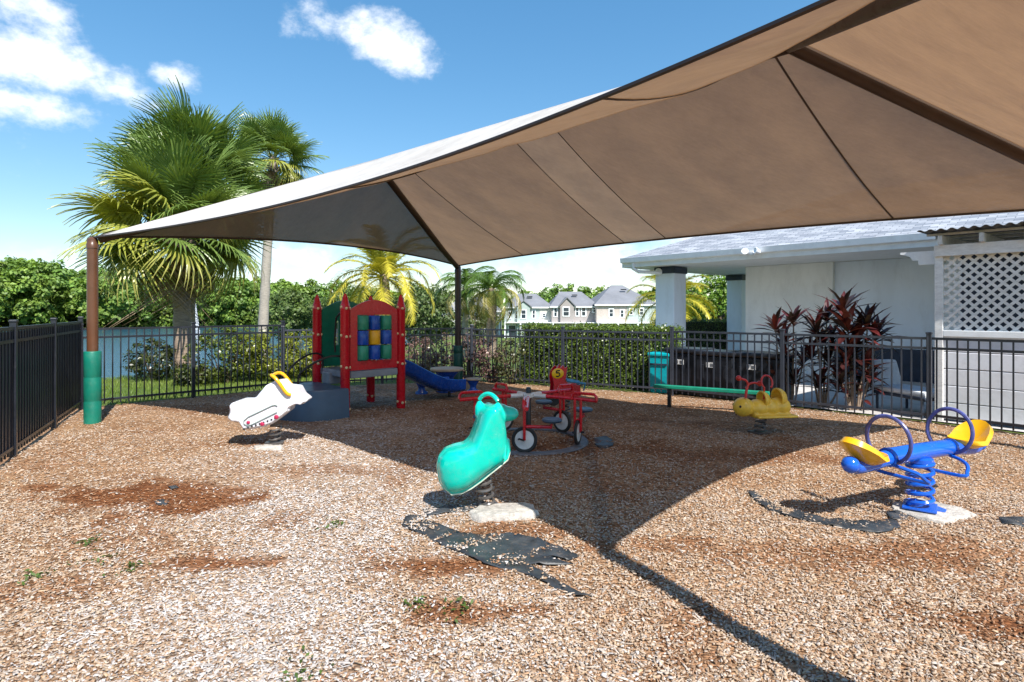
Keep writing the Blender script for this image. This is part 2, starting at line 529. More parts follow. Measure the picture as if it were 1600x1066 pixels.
def fabric_material(name, col, tcol, trans, holes):
    """woven shade cloth: diffuse, passes some light, with pinholes of the knit"""
    m, nt, b, out = new_mat(name)
    f = ramp_noise(nt, 16.0, 8, 0.8, 0.25, 0.75, stretch=(0.35, 3.0, 1))
    g = ramp_noise(nt, 1.5, 10, 0.80, 0.42, 0.62, stretch=(.8, 1.6, 1))
    c = mixc(nt, f, tuple(x * .86 for x in col), tuple(min(1, x * 1.08) for x in col))
    c = mixc(nt, g, c, mixc(nt, 1.0, c, (.84, .82, .81), 'MULTIPLY'))
    nt.links.new(c, b.inputs['Base Color']); b.inputs['Roughness'].default_value = 0.85
    b.inputs['Specular IOR Level'].default_value = 0.15
    h = ramp_noise(nt, 260, 2, 0.5, 0.2, 0.8)
    add_bump(nt, b, h, 0.3, 0.003)
    t = nt.nodes.new('ShaderNodeBsdfTranslucent')
    tc = mixc(nt, f, tuple(x * .88 for x in tcol), tuple(min(1, x * 1.08) for x in tcol))
    tc = mixc(nt, g, tc, mixc(nt, 1.0, tc, (.86, .84, .84), 'MULTIPLY'))
    nt.links.new(tc, t.inputs['Color'])
    s1 = nt.nodes.new('ShaderNodeMixShader'); s1.inputs[0].default_value = trans
    nt.links.new(b.outputs[0], s1.inputs[1]); nt.links.new(t.outputs[0], s1.inputs[2])
    tr = nt.nodes.new('ShaderNodeBsdfTransparent')
    s2 = nt.nodes.new('ShaderNodeMixShader'); s2.inputs[0].default_value = holes
    nt.links.new(s1.outputs[0], s2.inputs[1]); nt.links.new(tr.outputs[0], s2.inputs[2])
    nt.links.new(s2.outputs[0], out.inputs['Surface'])
    return m


def shingle_material(name, c1, c2, sx, sy):
    m, nt, b, out = new_mat(name)
    uv = nt.nodes.new('ShaderNodeUVMap')
    br = nt.nodes.new('ShaderNodeTexBrick')
    br.inputs['Scale'].default_value = 1.0
    br.inputs['Brick Width'].default_value = sx; br.inputs['Row Height'].default_value = sy
    br.inputs['Mortar Size'].default_value = 0.006; br.inputs['Color1'].default_value = (*c1, 1); br.inputs['Color2'].default_value = (*c2, 1)
    br.inputs['Mortar'].default_value = (*[x * .55 for x in c1], 1)
    nt.links.new(uv.outputs[0], br.inputs['Vector'])
    f = ramp_noise(nt, 1.3, 6, 0.6)
    c = mixc(nt, f, mixc(nt, 1.0, br.outputs['Color'], (.8, .8, .82), 'MULTIPLY'), br.outputs['Color'])
    nt.links.new(c, b.inputs['Base Color']); b.inputs['Roughness'].default_value = 0.9
    add_bump(nt, b, br.outputs['Fac'], -0.4, 0.02)
    return m


M['mulch'] = mulch_material()
M['chip'] = chip_material()
M['lawn'] = lawn_material()
M['water'] = water_material()
M['cloth_sunlit'] = fabric_material('shade_cloth_sunlit_face', (0.88, 0.86, 0.83), (0.70, 0.49, 0.29), 0.31, 0.19)  # top of the tan cloth, strong sun put into the near-white colour
M['cloth_shaded'] = fabric_material('shade_cloth_shaded_face', (0.120, 0.080, 0.056), (0.68, 0.43, 0.24), 0.47, 0.19)  # underside of the same cloth, its shade put into the brown
M['cloth_shaded_pale'] = fabric_material('shade_cloth_pale_strip', (0.17, 0.125, 0.095), (0.80, 0.57, 0.38), 0.48, 0.18)  # lighter overlap strip, on the same shade-toned underside
M['shingle'] = shingle_material('grey_shingles', (0.22, 0.245, 0.29), (0.48, 0.50, 0.54), 0.26, 0.085)
M['far_roof'] = paint('far_grey_roof', (0.20, 0.205, 0.225), 0.9, 0.12, 0.4, bump=0)

# ------------------------------------------------------------------ terrain
def sstep(a, b, x):
    t = np.clip((x - a) / (b - a), 0, 1)
    return t * t * (3 - 2 * t)


def terrain_h(x, y):
    x = np.asarray(x, float); y = np.asarray(y, float)
    s = (x + 7.0) * -0.62 + (y - 12.6) * 0.78            # towards the lake
    lake_side = sstep(0.02, -0.16, (x + 0.6) / np.maximum(y, 6.0) + 0.13)
    lake = -4.2 * sstep(2.2, 8.5, s) * lake_side
    lawn = -3.0 * sstep(15, 55, y) * (1 - lake_side)
    far = 1.3 * sstep(148, 160, np.hypot(x * .75, y)) * lake_side
    return lake + lawn + far - 0.03


gx = np.unique(np.concatenate([np.linspace(-900, -60, 22), np.linspace(-60, 60, 121), np.linspace(60, 900, 22)]))
gy = np.unique(np.concatenate([np.linspace(-300, 0, 10), np.linspace(0, 80, 107), np.linspace(80, 200, 41), np.linspace(200, 1600, 20)]))
XX, YY = np.meshgrid(gx, gy)
ZZ = terrain_h(XX, YY)
nx, ny = len(gx), len(gy)
vv = np.c_[XX.ravel(), YY.ravel(), ZZ.ravel()]
ff = [(j * nx + i, j * nx + i + 1, (j + 1) * nx + i + 1, (j + 1) * nx + i) for j in range(ny - 1) for i in range(nx - 1)]
me = bpy.data.meshes.new('ground'); me.from_pydata(vv.tolist(), [], ff); me.materials.append(M['lawn']); me.shade_smooth()
structure(link('ground', me), 'green lawn around the playground sloping to the lake and houses')
wm = MB(); wm.add([(-700, 8, -3.0), (-1.0, 14, -3.0), (-14, 60, -3.0), (-16, 175, -3.0), (-700, 500, -3.0)], [(0, 1, 2, 3, 4)])
structure(wm.build('lake', M['water']), 'blue rippled lake beyond the fence')

# fence corners (plan)
FC0, FC1, FC2, FD1, FD2, FD3, FD4 = [Vector(p) for p in ((-3.75, 3.1), (-6.85, 9.15), (-4.57, 11.49), (-0.89, 12.73), (2.95, 10.62), (5.78, 7.98), (7.9, 5.4))]

# ------------------------------------------------------------------ mulch
PATCH = [  # x, y, rx, ry, strength of reddish fresh mulch
    (*G(190, 780)[:2], .95, .50, 1.0), (*G(290, 790)[:2], .55, .28, .9), (*G(330, 880)[:2], .40, .14, .9), (*G(690, 885)[:2], .42, .16, .8),
    (*G(730, 960)[:2], .35, .14, .7), (*G(900, 640)[:2], 2.2, 1.1, .35), (*G(470, 640)[:2], 2.0, .5, .45), (*G(880, 700)[:2], 1.2, .5, .5),
    (*G(1010, 850)[:2], .4, .15, .5), (*G(1400, 860)[:2], .7, .2, .5), (*G(1230, 870)[:2], .45, .16, .4), (*G(60, 930)[:2], .4, .2, .4),
    (*G(1560, 980)[:2], .3, .12, .6), (*G(1150, 600 + 110)[:2], 1.2, .4, .5), (*G(500, 735)[:2], .8, .22, .35), (*G(830, 830)[:2], .5, .18, .6)]


def vnoise(x, y, s, seed):
    x = x * s + seed * 17.3; y = y * s + seed * 9.1
    xi, yi = np.floor(x), np.floor(y); xf, yf = x - xi, y - yi
    h = lambda a, b: np.modf(np.abs(np.sin(a * 127.1 + b * 311.7 + seed) * 43758.5453))[0]
    u, v = xf * xf * (3 - 2 * xf), yf * yf * (3 - 2 * yf)
    return (h(xi, yi) * (1 - u) + h(xi + 1, yi) * u) * (1 - v) + (h(xi, yi + 1) * (1 - u) + h(xi + 1, yi + 1) * u) * v


def fbm(x, y, s, seed):
    return sum(vnoise(x, y, s * 2 ** i, seed + i * 3) * .5 ** i for i in range(4)) / 1.875


def mulch_zone(x, y):
    """0 = bleached chips, 1 = fresh reddish-brown fines"""
    w = np.zeros_like(x)
    n = (fbm(x, y, 3.2, 5) - .5) * 2.2
    for (px, py, rx, ry, k) in PATCH:
        d = np.hypot((x - px) / rx, (y - py) / ry) + n
        w = np.maximum(w, k * np.clip((1.15 - d) * 2.0, 0, 1))
    return np.clip(w * 1.15 + np.clip(fbm(x, y, 1.6, 2) - .60, 0, 1) * 2.2, 0, 1)


def pale_zone(x, y):
    d = np.abs(x + .9 + (y - 2.74) * .30) / (1.15 + .08 * y) + (fbm(x, y, 1.3, 9) - .5) * 1.5
    return np.clip(1.1 - d, 0, 1)


def mulch_z(x, y):
    return (fbm(x, y, 0.8, 4) - .5) * 0.07 + (fbm(x, y, 3.0, 8) - .5) * 0.022


border = [FC0 + Vector((-.3, -6)), FC0, FC1, FC2, FD1, FD2, FD3, FD4, FD4 + Vector((3, -4)), Vector((9, -4))]
bx = np.array([p.x for p in border]); by = np.array([p.y for p in border])


def inside(x, y):
    r = np.zeros(x.shape, bool); j = len(bx) - 1
    for i in range(len(bx)):
        c = ((by[i] > y) != (by[j] > y)) & (x < (bx[j] - bx[i]) * (y - by[i]) / (by[j] - by[i] + 1e-12) + bx[i])
        r ^= c; j = i
    return r


step = 0.075
gx = np.arange(-8, 11, step); gy = np.arange(-4, 14.2, step)
XX, YY = np.meshgrid(gx, gy)
keep = inside(XX, YY)
# widen by a few cells so that the sheet runs just under the fence
k2 = keep.copy()
for dx in (-2, -1, 0, 1, 2):
    for dy in (-2, -1, 0, 1, 2):
        k2 |= np.roll(np.roll(keep, dx, 1), dy, 0)
ZZ = np.where(keep, mulch_z(XX, YY), -0.004)
idx = -np.ones(XX.shape, int); idx[k2] = np.arange(k2.sum())
q = k2[:-1, :-1] & k2[1:, :-1] & k2[:-1, 1:] & k2[1:, 1:]
jj, ii = np.nonzero(q)
faces = np.c_[idx[jj, ii], idx[jj, ii + 1], idx[jj + 1, ii + 1], idx[jj + 1, ii]]
me = bpy.data.meshes.new('mulch_ground')
mx, my = XX[k2], YY[k2]
me.from_pydata(np.c_[mx, my, ZZ[k2]].tolist(), [], faces.tolist())
wz, pz = mulch_zone(mx, my), pale_zone(mx, my)
col = np.array([.46, .32, .215])[None] * np.ones((len(mx), 1))
col = col * (1 - pz[:, None]) + np.array([.54, .46, .395]) * pz[:, None]
col = col * (1 - wz[:, None]) + np.array([.24, .105, .045]) * wz[:, None]
a = me.color_attributes.new('tint', 'FLOAT_COLOR', 'POINT')
a.data.foreach_set('color', np.c_[col, np.ones(len(mx))].astype(np.float32).ravel())
me.materials.append(M['mulch']); me.shade_smooth()
structure(link('mulch_ground', me), 'playground floor of tan and reddish wood chip mulch')

FABRIC_MAIN = [(628, 822), (634, 810), (652, 807), (700, 828), (740, 836), (790, 836), (838, 842), (868, 856), (905, 872), (888, 880), (840, 872), (895, 886), (850, 888), (820, 887), (856, 903), (925, 940), (900, 936), (800, 894), (756, 884), (735, 872), (700, 858), (665, 838), (640, 828)]
FABRIC_SAW = [(1164, 767), (1180, 774), (1225, 797), (1290, 812), (1345, 815), (1400, 818), (1408, 826), (1375, 836), (1330, 830), (1290, 824), (1235, 810), (1200, 797), (1175, 780)]


def poly_in(px, py, poly):
    r = np.zeros(px.shape, bool); j = len(poly) - 1
    for i in range(len(poly)):
        (xi, yi), (xj, yj) = poly[i], poly[j]
        r ^= ((yi > py) != (yj > py)) & (px < (xj - xi) * (py - yi) / (yj - yi + 1e-12) + xi); j = i
    return r


fab_polys = [[tuple(G(*p)[:2]) for p in pl] for pl in (FABRIC_MAIN, FABRIC_SAW)]


def chips():
    bands = [(1.7, 3.2, 12500), (3.2, 5.0, 7000), (5.0, 7.5, 2600), (7.5, 10.5, 800), (10.5, 13.6, 300)]
    xs, ys, sc = [], [], []
    for y0, y1, dens in bands:
        n = int(dens * (y1 - y0) * 2.0 * (y0 + y1) / 2 * 1.08)
        yy = RNG.uniform(y0, y1, n); xx = RNG.uniform(-1.08, 1.08, n) * yy
        k = RNG.random(n) < (np.abs(yy) / y1)
        xs.append(xx[k]); ys.append(yy[k]); sc.append(np.full(k.sum(), 1.0 + 0.05 * max(0, (y0 - 3))))
    x, y, s = map(np.concatenate, (xs, ys, sc))
    ok = inside(x, y)
    for pl in fab_polys: ok &= ~(poly_in(x, y, pl) & (RNG.random(len(x)) < np.clip(1.0 - 4.0 * np.clip(fbm((x + y) * .5, (y - x) * 1.7, 4.5, 31) - .47, 0, 1), .05, .96)))
    w = mulch_zone(x, y)
    ok &= RNG.random(len(x)) > w * .72
    x, y, s, w = x[ok], y[ok], s[ok], w[ok]
    n = len(x)
    p = pale_zone(x, y)
    kind = RNG.random(n)
    L = np.where(kind < .62, RNG.uniform(.0055, .013, n), np.where(kind < .95, RNG.uniform(.012, .023, n), RNG.uniform(.028, .060, n))) * s
    W = L * np.where(kind < .95, RNG.uniform(.32, .75, n), RNG.uniform(.08, .16, n)); T = RNG.uniform(.002, .006, n)
    yaw = RNG.uniform(0, 2 * np.pi, n); pit = RNG.normal(0, .22, n); rol = RNG.normal(0, .30, n)
    z = mulch_z(x, y) + RNG.uniform(.001, .011, n)
    for pl in fab_polys: z = z + .016 * poly_in(x, y, pl)
    base = np.array([(-.5, -.5, 0), (.5, -.35, 0), (.42, .5, 0), (-.5, .4, 0), (-.45, -.42, 1), (.46, -.3, 1), (.38, .42, 1), (-.42, .36, 1)])
    V = base[None] * np.stack([L, W, T], 1)[:, None, :]
    cy, sy, cp, sp, cr, sr = np.cos(yaw), np.sin(yaw), np.cos(pit), np.sin(pit), np.cos(rol), np.sin(rol)
    X, Y, Z = V[..., 0], V[..., 1], V[..., 2]
    Y, Z = Y * cr[:, None] - Z * sr[:, None], Y * sr[:, None] + Z * cr[:, None]
    X, Z = X * cp[:, None] + Z * sp[:, None], -X * sp[:, None] + Z * cp[:, None]
    X, Y = X * cy[:, None] - Y * sy[:, None], X * sy[:, None] + Y * cy[:, None]
    V = np.stack([X + x[:, None], Y + y[:, None], Z + z[:, None]], -1)
    pal = np.array([(.50, .375, .265), (.55, .44, .34), (.42, .28, .175), (.60, .51, .425), (.30, .18, .105), (.50, .43, .365), (.52, .37, .23)])
    pr = np.array([.25, .19, .19, .06, .13, .10, .08])
    c = pal[RNG.choice(7, n, p=pr)]
    c = np.where((RNG.random(n) < p * .7)[:, None], np.array([.61, .55, .50]) * RNG.uniform(.72, 1.18, (n, 1)), c)
    c = np.where((RNG.random(n) < w * .8)[:, None], np.array([.30, .15, .075]) * RNG.uniform(.6, 1.5, (n, 1)), c)
    c = c * RNG.uniform(.78, 1.15, (n, 1)) * np.array([1.0, 1.03, 1.09])
    fidx = np.array([(4, 5, 6, 7), (0, 1, 5, 4), (1, 2, 6, 5), (2, 3, 7, 6), (3, 0, 4, 7)])
    me = bpy.data.meshes.new('wood_chips')
    me.vertices.add(n * 8); me.vertices.foreach_set('co', V.astype(np.float32).ravel())
    # fines show only their upper face, larger chips are solid
    small = kind < .62
    nid = np.arange(n)
    li = np.concatenate([(fidx.ravel()[None] + 8 * nid[~small][:, None]).ravel(), (fidx[:1].ravel()[None] + 8 * nid[small][:, None]).ravel()]).astype(np.int32)
    me.loops.add(len(li)); me.loops.foreach_set('vertex_index', li)
    me.polygons.add(len(li) // 4); me.polygons.foreach_set('loop_start', np.arange(0, len(li), 4, dtype=np.int32))
    a = me.color_attributes.new('tint', 'FLOAT_COLOR', 'POINT')
    a.data.foreach_set('color', np.c_[np.repeat(c, 8, 0), np.ones(n * 8)].astype(np.float32).ravel())
    me.update(calc_edges=True); me.materials.append(M['chip'])
    o = link('wood_chips', me)
    tag(o, 'loose tan and brown wood chips scattered over the playground floor', 'wood chips', kind='stuff')


chips()

# ------------------------------------------------------------------ shade canopy
PL, PR_, PP, PQ = Vector((-5.84, 8.02, 2.59)), Vector((-1.18, 12.57, 2.55)), Vector((1.72, 1.66, 2.84)), Vector((6.25, 5.74, 2.65))
RA, RB = Vector((-2.20, 9.40, 4.04)), Vector((2.60, 5.40, 4.14))     # ridge ends
canopy = thing('shade_canopy', 'large tan fabric hip-roof shade canopy on steel posts over the playground', 'canopy', (PL.x, PL.y, 0))
OFF = Vector((PL.x, PL.y, 0))


def hem_curve(A, B, inward, sag, up, t):
    s = 4 * t * (1 - t)
    return A.lerp(B, t) + inward * (sag * s) + Vector((0, 0, up * s))


n_in = Vector((.642, .766, 0))
e_in = Vector((.766, -.642, 0))


def panel(name, A, B, top, inward, sag, up, dip, nu=48, nv=16, strip=None):
    """top: list of (t, point) polyline that the fabric hangs from"""
    mb = MB(); vs = []; fs = []
    for j in range(nv + 1):
        for i in range(nu + 1):
            t = i / nu; s = j / nv
            h = hem_curve(A, B, inward, sag, up, t)
            for k in range(len(top) - 1):
                if top[k][0] <= t <= top[k + 1][0] + 1e-9:
                    q = (t - top[k][0]) / (top[k + 1][0] - top[k][0]); tp = top[k][1].lerp(top[k + 1][1], q); break
            p = h.lerp(tp, s)
            span = (tp - h).length
            p.z -= dip * 4 * s * (1 - s) * min(1, span / 3.2)
            # faint tension folds running from hem to ridge
            p.z += (.012 * math.sin(t * 61 + 2.2 * s) + .009 * math.sin(t * 97 + 5 * s + 1.3)) * math.sin(math.pi * s) * (1.0 - .6 * s) * min(1, span / 2)
            vs.append(p - OFF)
    w = nu + 1
    for j in range(nv):
        for i in range(nu):
            fs.append((j * w + i, j * w + i + 1, (j + 1) * w + i + 1, (j + 1) * w + i))
    me = bpy.data.meshes.new(name); me.from_pydata([tuple(v) for v in vs], [], fs)
    for mm in ('cloth_sunlit', 'cloth_shaded', 'cloth_sunlit', 'cloth_shaded_pale'): me.materials.append(M[mm])
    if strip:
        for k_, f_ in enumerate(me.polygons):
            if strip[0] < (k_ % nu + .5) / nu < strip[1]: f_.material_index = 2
    bm = bmesh.new(); bm.from_mesh(me)
    bmesh.ops.remove_doubles(bm, verts=bm.verts, dist=1e-4)
    bmesh.ops.recalc_face_normals(bm, faces=bm.faces)
    if sum(f.normal.z for f in bm.faces) < 0: bmesh.ops.reverse_faces(bm, faces=bm.faces)
    bm.to_mesh(me); bm.free()
    me.shade_smooth()
    o = link(name, me, canopy)
    so = o.modifiers.new('sunlit_shaded_faces', 'SOLIDIFY'); so.thickness = 0.006; so.offset = -1; so.material_offset = 1; so.material_offset_rim = 1
    return o


tl = 0.18
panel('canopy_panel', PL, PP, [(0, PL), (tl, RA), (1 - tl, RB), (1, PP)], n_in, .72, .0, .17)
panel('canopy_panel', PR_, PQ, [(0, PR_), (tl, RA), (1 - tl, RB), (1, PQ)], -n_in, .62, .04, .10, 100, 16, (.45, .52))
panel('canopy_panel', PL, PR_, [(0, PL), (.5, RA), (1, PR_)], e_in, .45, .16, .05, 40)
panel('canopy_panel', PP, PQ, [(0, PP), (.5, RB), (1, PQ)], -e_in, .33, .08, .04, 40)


def seam(t, A, B, top, inward, sag, up, dip):
    pts = []
    h = hem_curve(A, B, inward, sag, up, t)
    for k in range(len(top) - 1):
        if top[k][0] <= t <= top[k + 1][0] + 1e-9:
            q = (t - top[k][0]) / (top[k + 1][0] - top[k][0]); tp = top[k][1].lerp(top[k + 1][1], q); break
    for j in range(17):
        s = j / 16; p = h.lerp(tp, s); p.z -= dip * 4 * s * (1 - s) * min(1, (tp - h).length / 3.2) + 0.010
        pts.append(p - OFF)
    return pts


rear = (PR_, PQ, [(0, PR_), (tl, RA), (1 - tl, RB), (1, PQ)], -n_in, .62, .04, .10)
for t in (.225, .45, .52, .8):
    MB().tube(seam(t, *rear), 0.006 if t != .8 else 0.010, 6).build('seam', M['beam_brown'], canopy, True)
front = (PL, PP, [(0, PL), (tl, RA), (1 - tl, RB), (1, PP)], n_in, .72, .0, .17)
for t in (.5, .8):
    MB().tube(seam(t, *front), 0.008, 6).build('seam', M['beam_brown'], canopy, True)
for (A, B, inn, sag, up) in ((PL, PP, n_in, .72, 0), (PR_, PQ, -n_in, .62, .04), (PL, PR_, e_in, .45, .16), (PP, PQ, -e_in, .33, .08)):
    MB().tube([hem_curve(A, B, inn, sag, up, i / 40) - OFF - Vector((0, 0, .008)) for i in range(41)], 0.016, 6).build('hem', M['beam_brown'], canopy, True)
dz = Vector((0, 0, -.10))
MB().tube([RA + dz - OFF, RB + dz - OFF], 0.062, 12).build('ridge_beam', M['beam_brown'], canopy, True)
for A, B in ((PL, RA), (PR_, RA), (PP, RB), (PQ, RB)):
    q = A.lerp(B, .02)
    MB().tube([q + dz * .6 - OFF, A.lerp(B, .25) + dz - OFF, B + dz - OFF], 0.055, 12).build('hip_beam', M['beam_brown'], canopy, True)
for k, P in enumerate((PL, PR_, PP, PQ)):
    b = P - OFF
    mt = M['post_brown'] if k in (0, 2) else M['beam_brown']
    p = MB()
    p.lathe([(.068, 0), (.068, P.z - .16), (.074, P.z - .16), (.074, P.z - .10), (.066, P.z - .09), (.066, P.z - .03), (.03, P.z)], 18, Matrix.Translation((b.x, b.y, 0)))
    p.build('post', mt, canopy, True)
    pd = MB(); hgt = 1.02 if k != 1 else .82
    prof = [(.072, 0.0), (.104, .004)]
    for zz in (.33, .66):
        prof += [(.104, zz - .012), (.099, zz), (.104, zz + .012)]
    prof += [(.104, hgt - .01), (.098, hgt), (.07, hgt)]
    pd.lathe([pp for pp in prof if pp[1] <= hgt], 20, Matrix.Translation((b.x, b.y, -.02)))
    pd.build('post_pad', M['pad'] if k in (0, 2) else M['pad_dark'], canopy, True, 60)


# ------------------------------------------------------------------ fences
def fence(name_label, pts, H, mat, spacing=0.112, screen=None, post=0.058, z0=0.05):
    """metal picket fence: posts, three rails, single pickets, all parts of one run"""
    o0 = pts[0]
    t = thing('metal_fence', name_label, 'fence', (o0.x, o0.y, 0))
    pk = MB().box((0, 0, (H - .03 + z0) / 2), (.018, .018, H - .03 - z0)).mesh('picket', mat)
    ps = MB(); ps.box((0, 0, (H + .05) / 2 - .05), (post, post, H + .15), bev=.004)
    ps.box((0, 0, H + .055), (post + .014, post + .014, .03), bev=.008)
    pm = ps.mesh('post', mat)
    for A, B in zip(pts[:-1], pts[1:]):
        d = B - A; L = d.length; u = d / L; ang = math.atan2(d.y, d.x)
        npan = max(1, round(L / 1.9)); pl = L / npan
        for k in range(npan + 1):
            if k == npan and B is not pts[-1]: continue
            q = A + u * pl * k - o0
            c = link('post', pm, t); c.location = (q.x, q.y, 0); c.rotation_euler.z = ang
        for k in range(npan):
            a = A + u * (pl * k + post / 2) - o0; b = A + u * (pl * (k + 1) - post / 2) - o0
            mid = (a + b) / 2
            for z in (H - .02, H - .155, .12):
                MB().box((mid.x, mid.y, z), ((b - a).length, .03, .034), ang).build('rail', mat, t)
            if screen:
                off = Vector((-u.y, u.x, 0)) * .003
                MB().box((mid.x + off.x, mid.y + off.y, H / 2 + .03), ((b - a).length - .01, .006, H - .17), ang).build('screen_panel', screen, t)
            m = int((b - a).length / spacing)
            for i in range(m):
                q = a.lerp(b, (i + .5) / m)
                c = link('picket', pk, t); c.location = (q.x, q.y, 0); c.rotation_euler.z = ang
    return t


def curve(pts, k=4):
    """Catmull-Rom path through the points"""
    p = [Vector(q) for q in pts]; p = [p[0] * 2 - p[1]] + p + [p[-1] * 2 - p[-2]]; out = []
    for i in range(1, len(p) - 2):
        for j in range(k):
            t = j / k; a, b, c, d = p[i - 1], p[i], p[i + 1], p[i + 2]
            out.append(.5 * (2 * b + (c - a) * t + (2 * a - 5 * b + 4 * c - d) * t * t + (3 * b - a - 3 * c + d) * t ** 3))
    return out + [p[-2]]


def V2(p): return Vector((p[0], p[1], 0))


fence('near black picket fence running towards the camera on the far left', [V2(FC0), V2(FC1)], 1.40, M['fence_shaded'], 0.10, M['screen'])
fence('dark picket fence behind the brown canopy post, in front of the fan palm', [V2(FC1), V2(FC2)], 1.29, M['fence_shaded'])
fence('grey picket fence section behind the red playhouse and blue slide', [V2(FC2), V2(FD1)], 1.19, M['fence'])
fence('blue-grey picket fence in front of the long clipped hedge', [V2(FD1), V2(FD2)], 1.17, M['fence'])
fence('picket fence in front of the dark red plants and white clubhouse wall', [V2(FD2), V2(FD3)], 1.20, M['fence'])
fence('picket fence in front of the white lattice pergola at right', [V2(FD3), V2(FD4)], 1.20, M['fence_shaded'])


# ------------------------------------------------------------------ playhouse
F0 = Vector((-2.48, 8.56, 0)); AL = R(43); S = 0.96
house = thing('playhouse', 'red toddler playhouse with pointed posts, tic-tac-toe rollers and blue slide', 'playhouse', F0, AL)
# local axes: x along the roller face (front post -> right post), y away from camera (front post -> left post)
post_prof = [(.066, 0), (.070, .02), (.070, 1.60), (.074, 1.61), (.070, 1.63), (.062, 1.68), (.035, 1.79), (.018, 1.83), (.002, 1.845)]
for (x, y, who) in ((0, 0, 0), (S, 0, 1), (0, S, 2), (S, S, 3)):
    p = MB().lathe(post_prof, 18, Matrix.Translation((x, y, -.02))).build('corner_post', M['red'], house, True, 50)
    for z in (.10, .72, 1.18, 1.60):
        for a in (R(-100), R(-35), R(190)):
            c = Vector((x + .07 * math.cos(a - AL * 0), y + .07 * math.sin(a), z + (.02 if a > 0 else 0)))
            mt = Matrix.Translation(c) @ Euler((0, math.pi / 2, a)).to_matrix().to_4x4()
            MB().lathe([(.022, -.006), (.022, .004), (.016, .012), (.004, .015)], 10, mt).build('bolt_cap', M['cream'], p, True)
# deck
MB().box((S / 2, S / 2, .60), (S - .06, S - .06, .10), bev=.012).build('deck', M['deck'], house)
MB().box((S / 2, .0, .60), (S - .15, .06, .105), bev=.01).build('deck_edge', M['deck'], house)


def arch_frame(mb, x0, x1, z0, z1, rise, t, y, hole=None):
    """arched panel in the xz plane, optionally with a rectangular opening"""
    n = 16
    top = [(x0 + (x1 - x0) * i / n, z1 + rise * math.sin(math.pi * i / n) ** .9) for i in range(n + 1)]
    mt = Matrix.Translation((0, y, 0))
    if hole is None:
        mb.prism([(x0, z0)] + [(x1, z0)] + top[::-1], t, mt); return
    hx0, hx1, hz0, hz1 = hole
    mb.prism([(x0, z0), (x1, z0), (x1, hz0), (x0, hz0)], t, mt)
    mb.prism([(x0, hz0 + .0005), (hx0, hz0 + .0005), (hx0, hz1), (x0, hz1)], t, mt)
    mb.prism([(hx1, hz0 + .0005), (x1, hz0 + .0005), (x1, hz1), (hx1, hz1)], t, mt)
    mb.prism([(x0, hz1 + .0005), (x1, hz1 + .0005)] + top[::-1], t, mt)


pan = MB(); arch_frame(pan, .075, S - .075, .665, 1.575, .155, .035, 0, (.19, .78, .80, 1.50))
red_panel = pan.build('roller_panel', M['red'], house)
cols = ('roller_green', 'roller_blue', 'roller_green', 'roller_blue', 'roller_yellow', 'roller_blue', 'roller_green', 'roller_blue', 'roller_green')
for r_ in range(3):
    for c_ in range(3):
        x = .285 + c_ * .200; z = .925 + r_ * .228
        MB().lathe([(.07, -.110), (.088, -.106), (.092, -.098), (.092, .098), (.088, .106), (.07, .110)], 20, Matrix.Translation((x, .0, z))).build('roller', M[cols[r_ * 3 + c_]], red_panel, True)
for c_ in range(3):
    MB().tube([(.285 + c_ * .2, 0, .80), (.285 + c_ * .2, 0, 1.5)], .012, 8).build('axle', M['black'], red_panel)
# green climber wall on the far-left face with slots, moved back
g = MB()
n = 16
y0, y1 = .08, S - .08
gp = Matrix.Translation((0.0, S, 0))
for (a0, a1, za, zb) in ((.075, .30, .66, 1.58), (.3005, .36, .66, 1.0), (.3005, .36, 1.40, 1.58), (.3605, S - .075, .66, 1.58)):
    g.prism([(a0, za), (a1, za), (a1, zb), (a0, zb)], .04, gp)
top = [(.075 + (S - .15) * i / n, 1.5805 + .15 * math.sin(math.pi * i / n)) for i in range(n + 1)]
g.prism(top, .04, gp)
green = g.build('green_panel', M['green'], house)
# steering wheel and black hand loop on the green wall
st = MB().tube([(.62 + .12 * math.cos(a), S - .12, 1.24 + .12 * math.sin(a)) for a in np.linspace(0, 2 * math.pi, 24, endpoint=False)], .018, 8, True)
for a in (.5, 2.6, 4.7): st.tube([(.62, S - .12, 1.24), (.62 + .11 * math.cos(a), S - .12, 1.24 + .11 * math.sin(a))], .013, 6)
st.tube([(.62, S - .02, 1.24), (.62, S - .13, 1.24)], .03, 10)
st.build('steering_wheel', M['red'], green, True)
loop = [(-.03, .62, .93), (-.05, .60, 1.1), (-.05, .55, 1.45), (-.04, .45, 1.53), (-.03, .38, 1.50), (-.03, .35, 1.40)]
MB().tube([(x + .04, y - .28, z) for x, y, z in loop], .015, 8).build('grab_bar', M['black'], house, True)
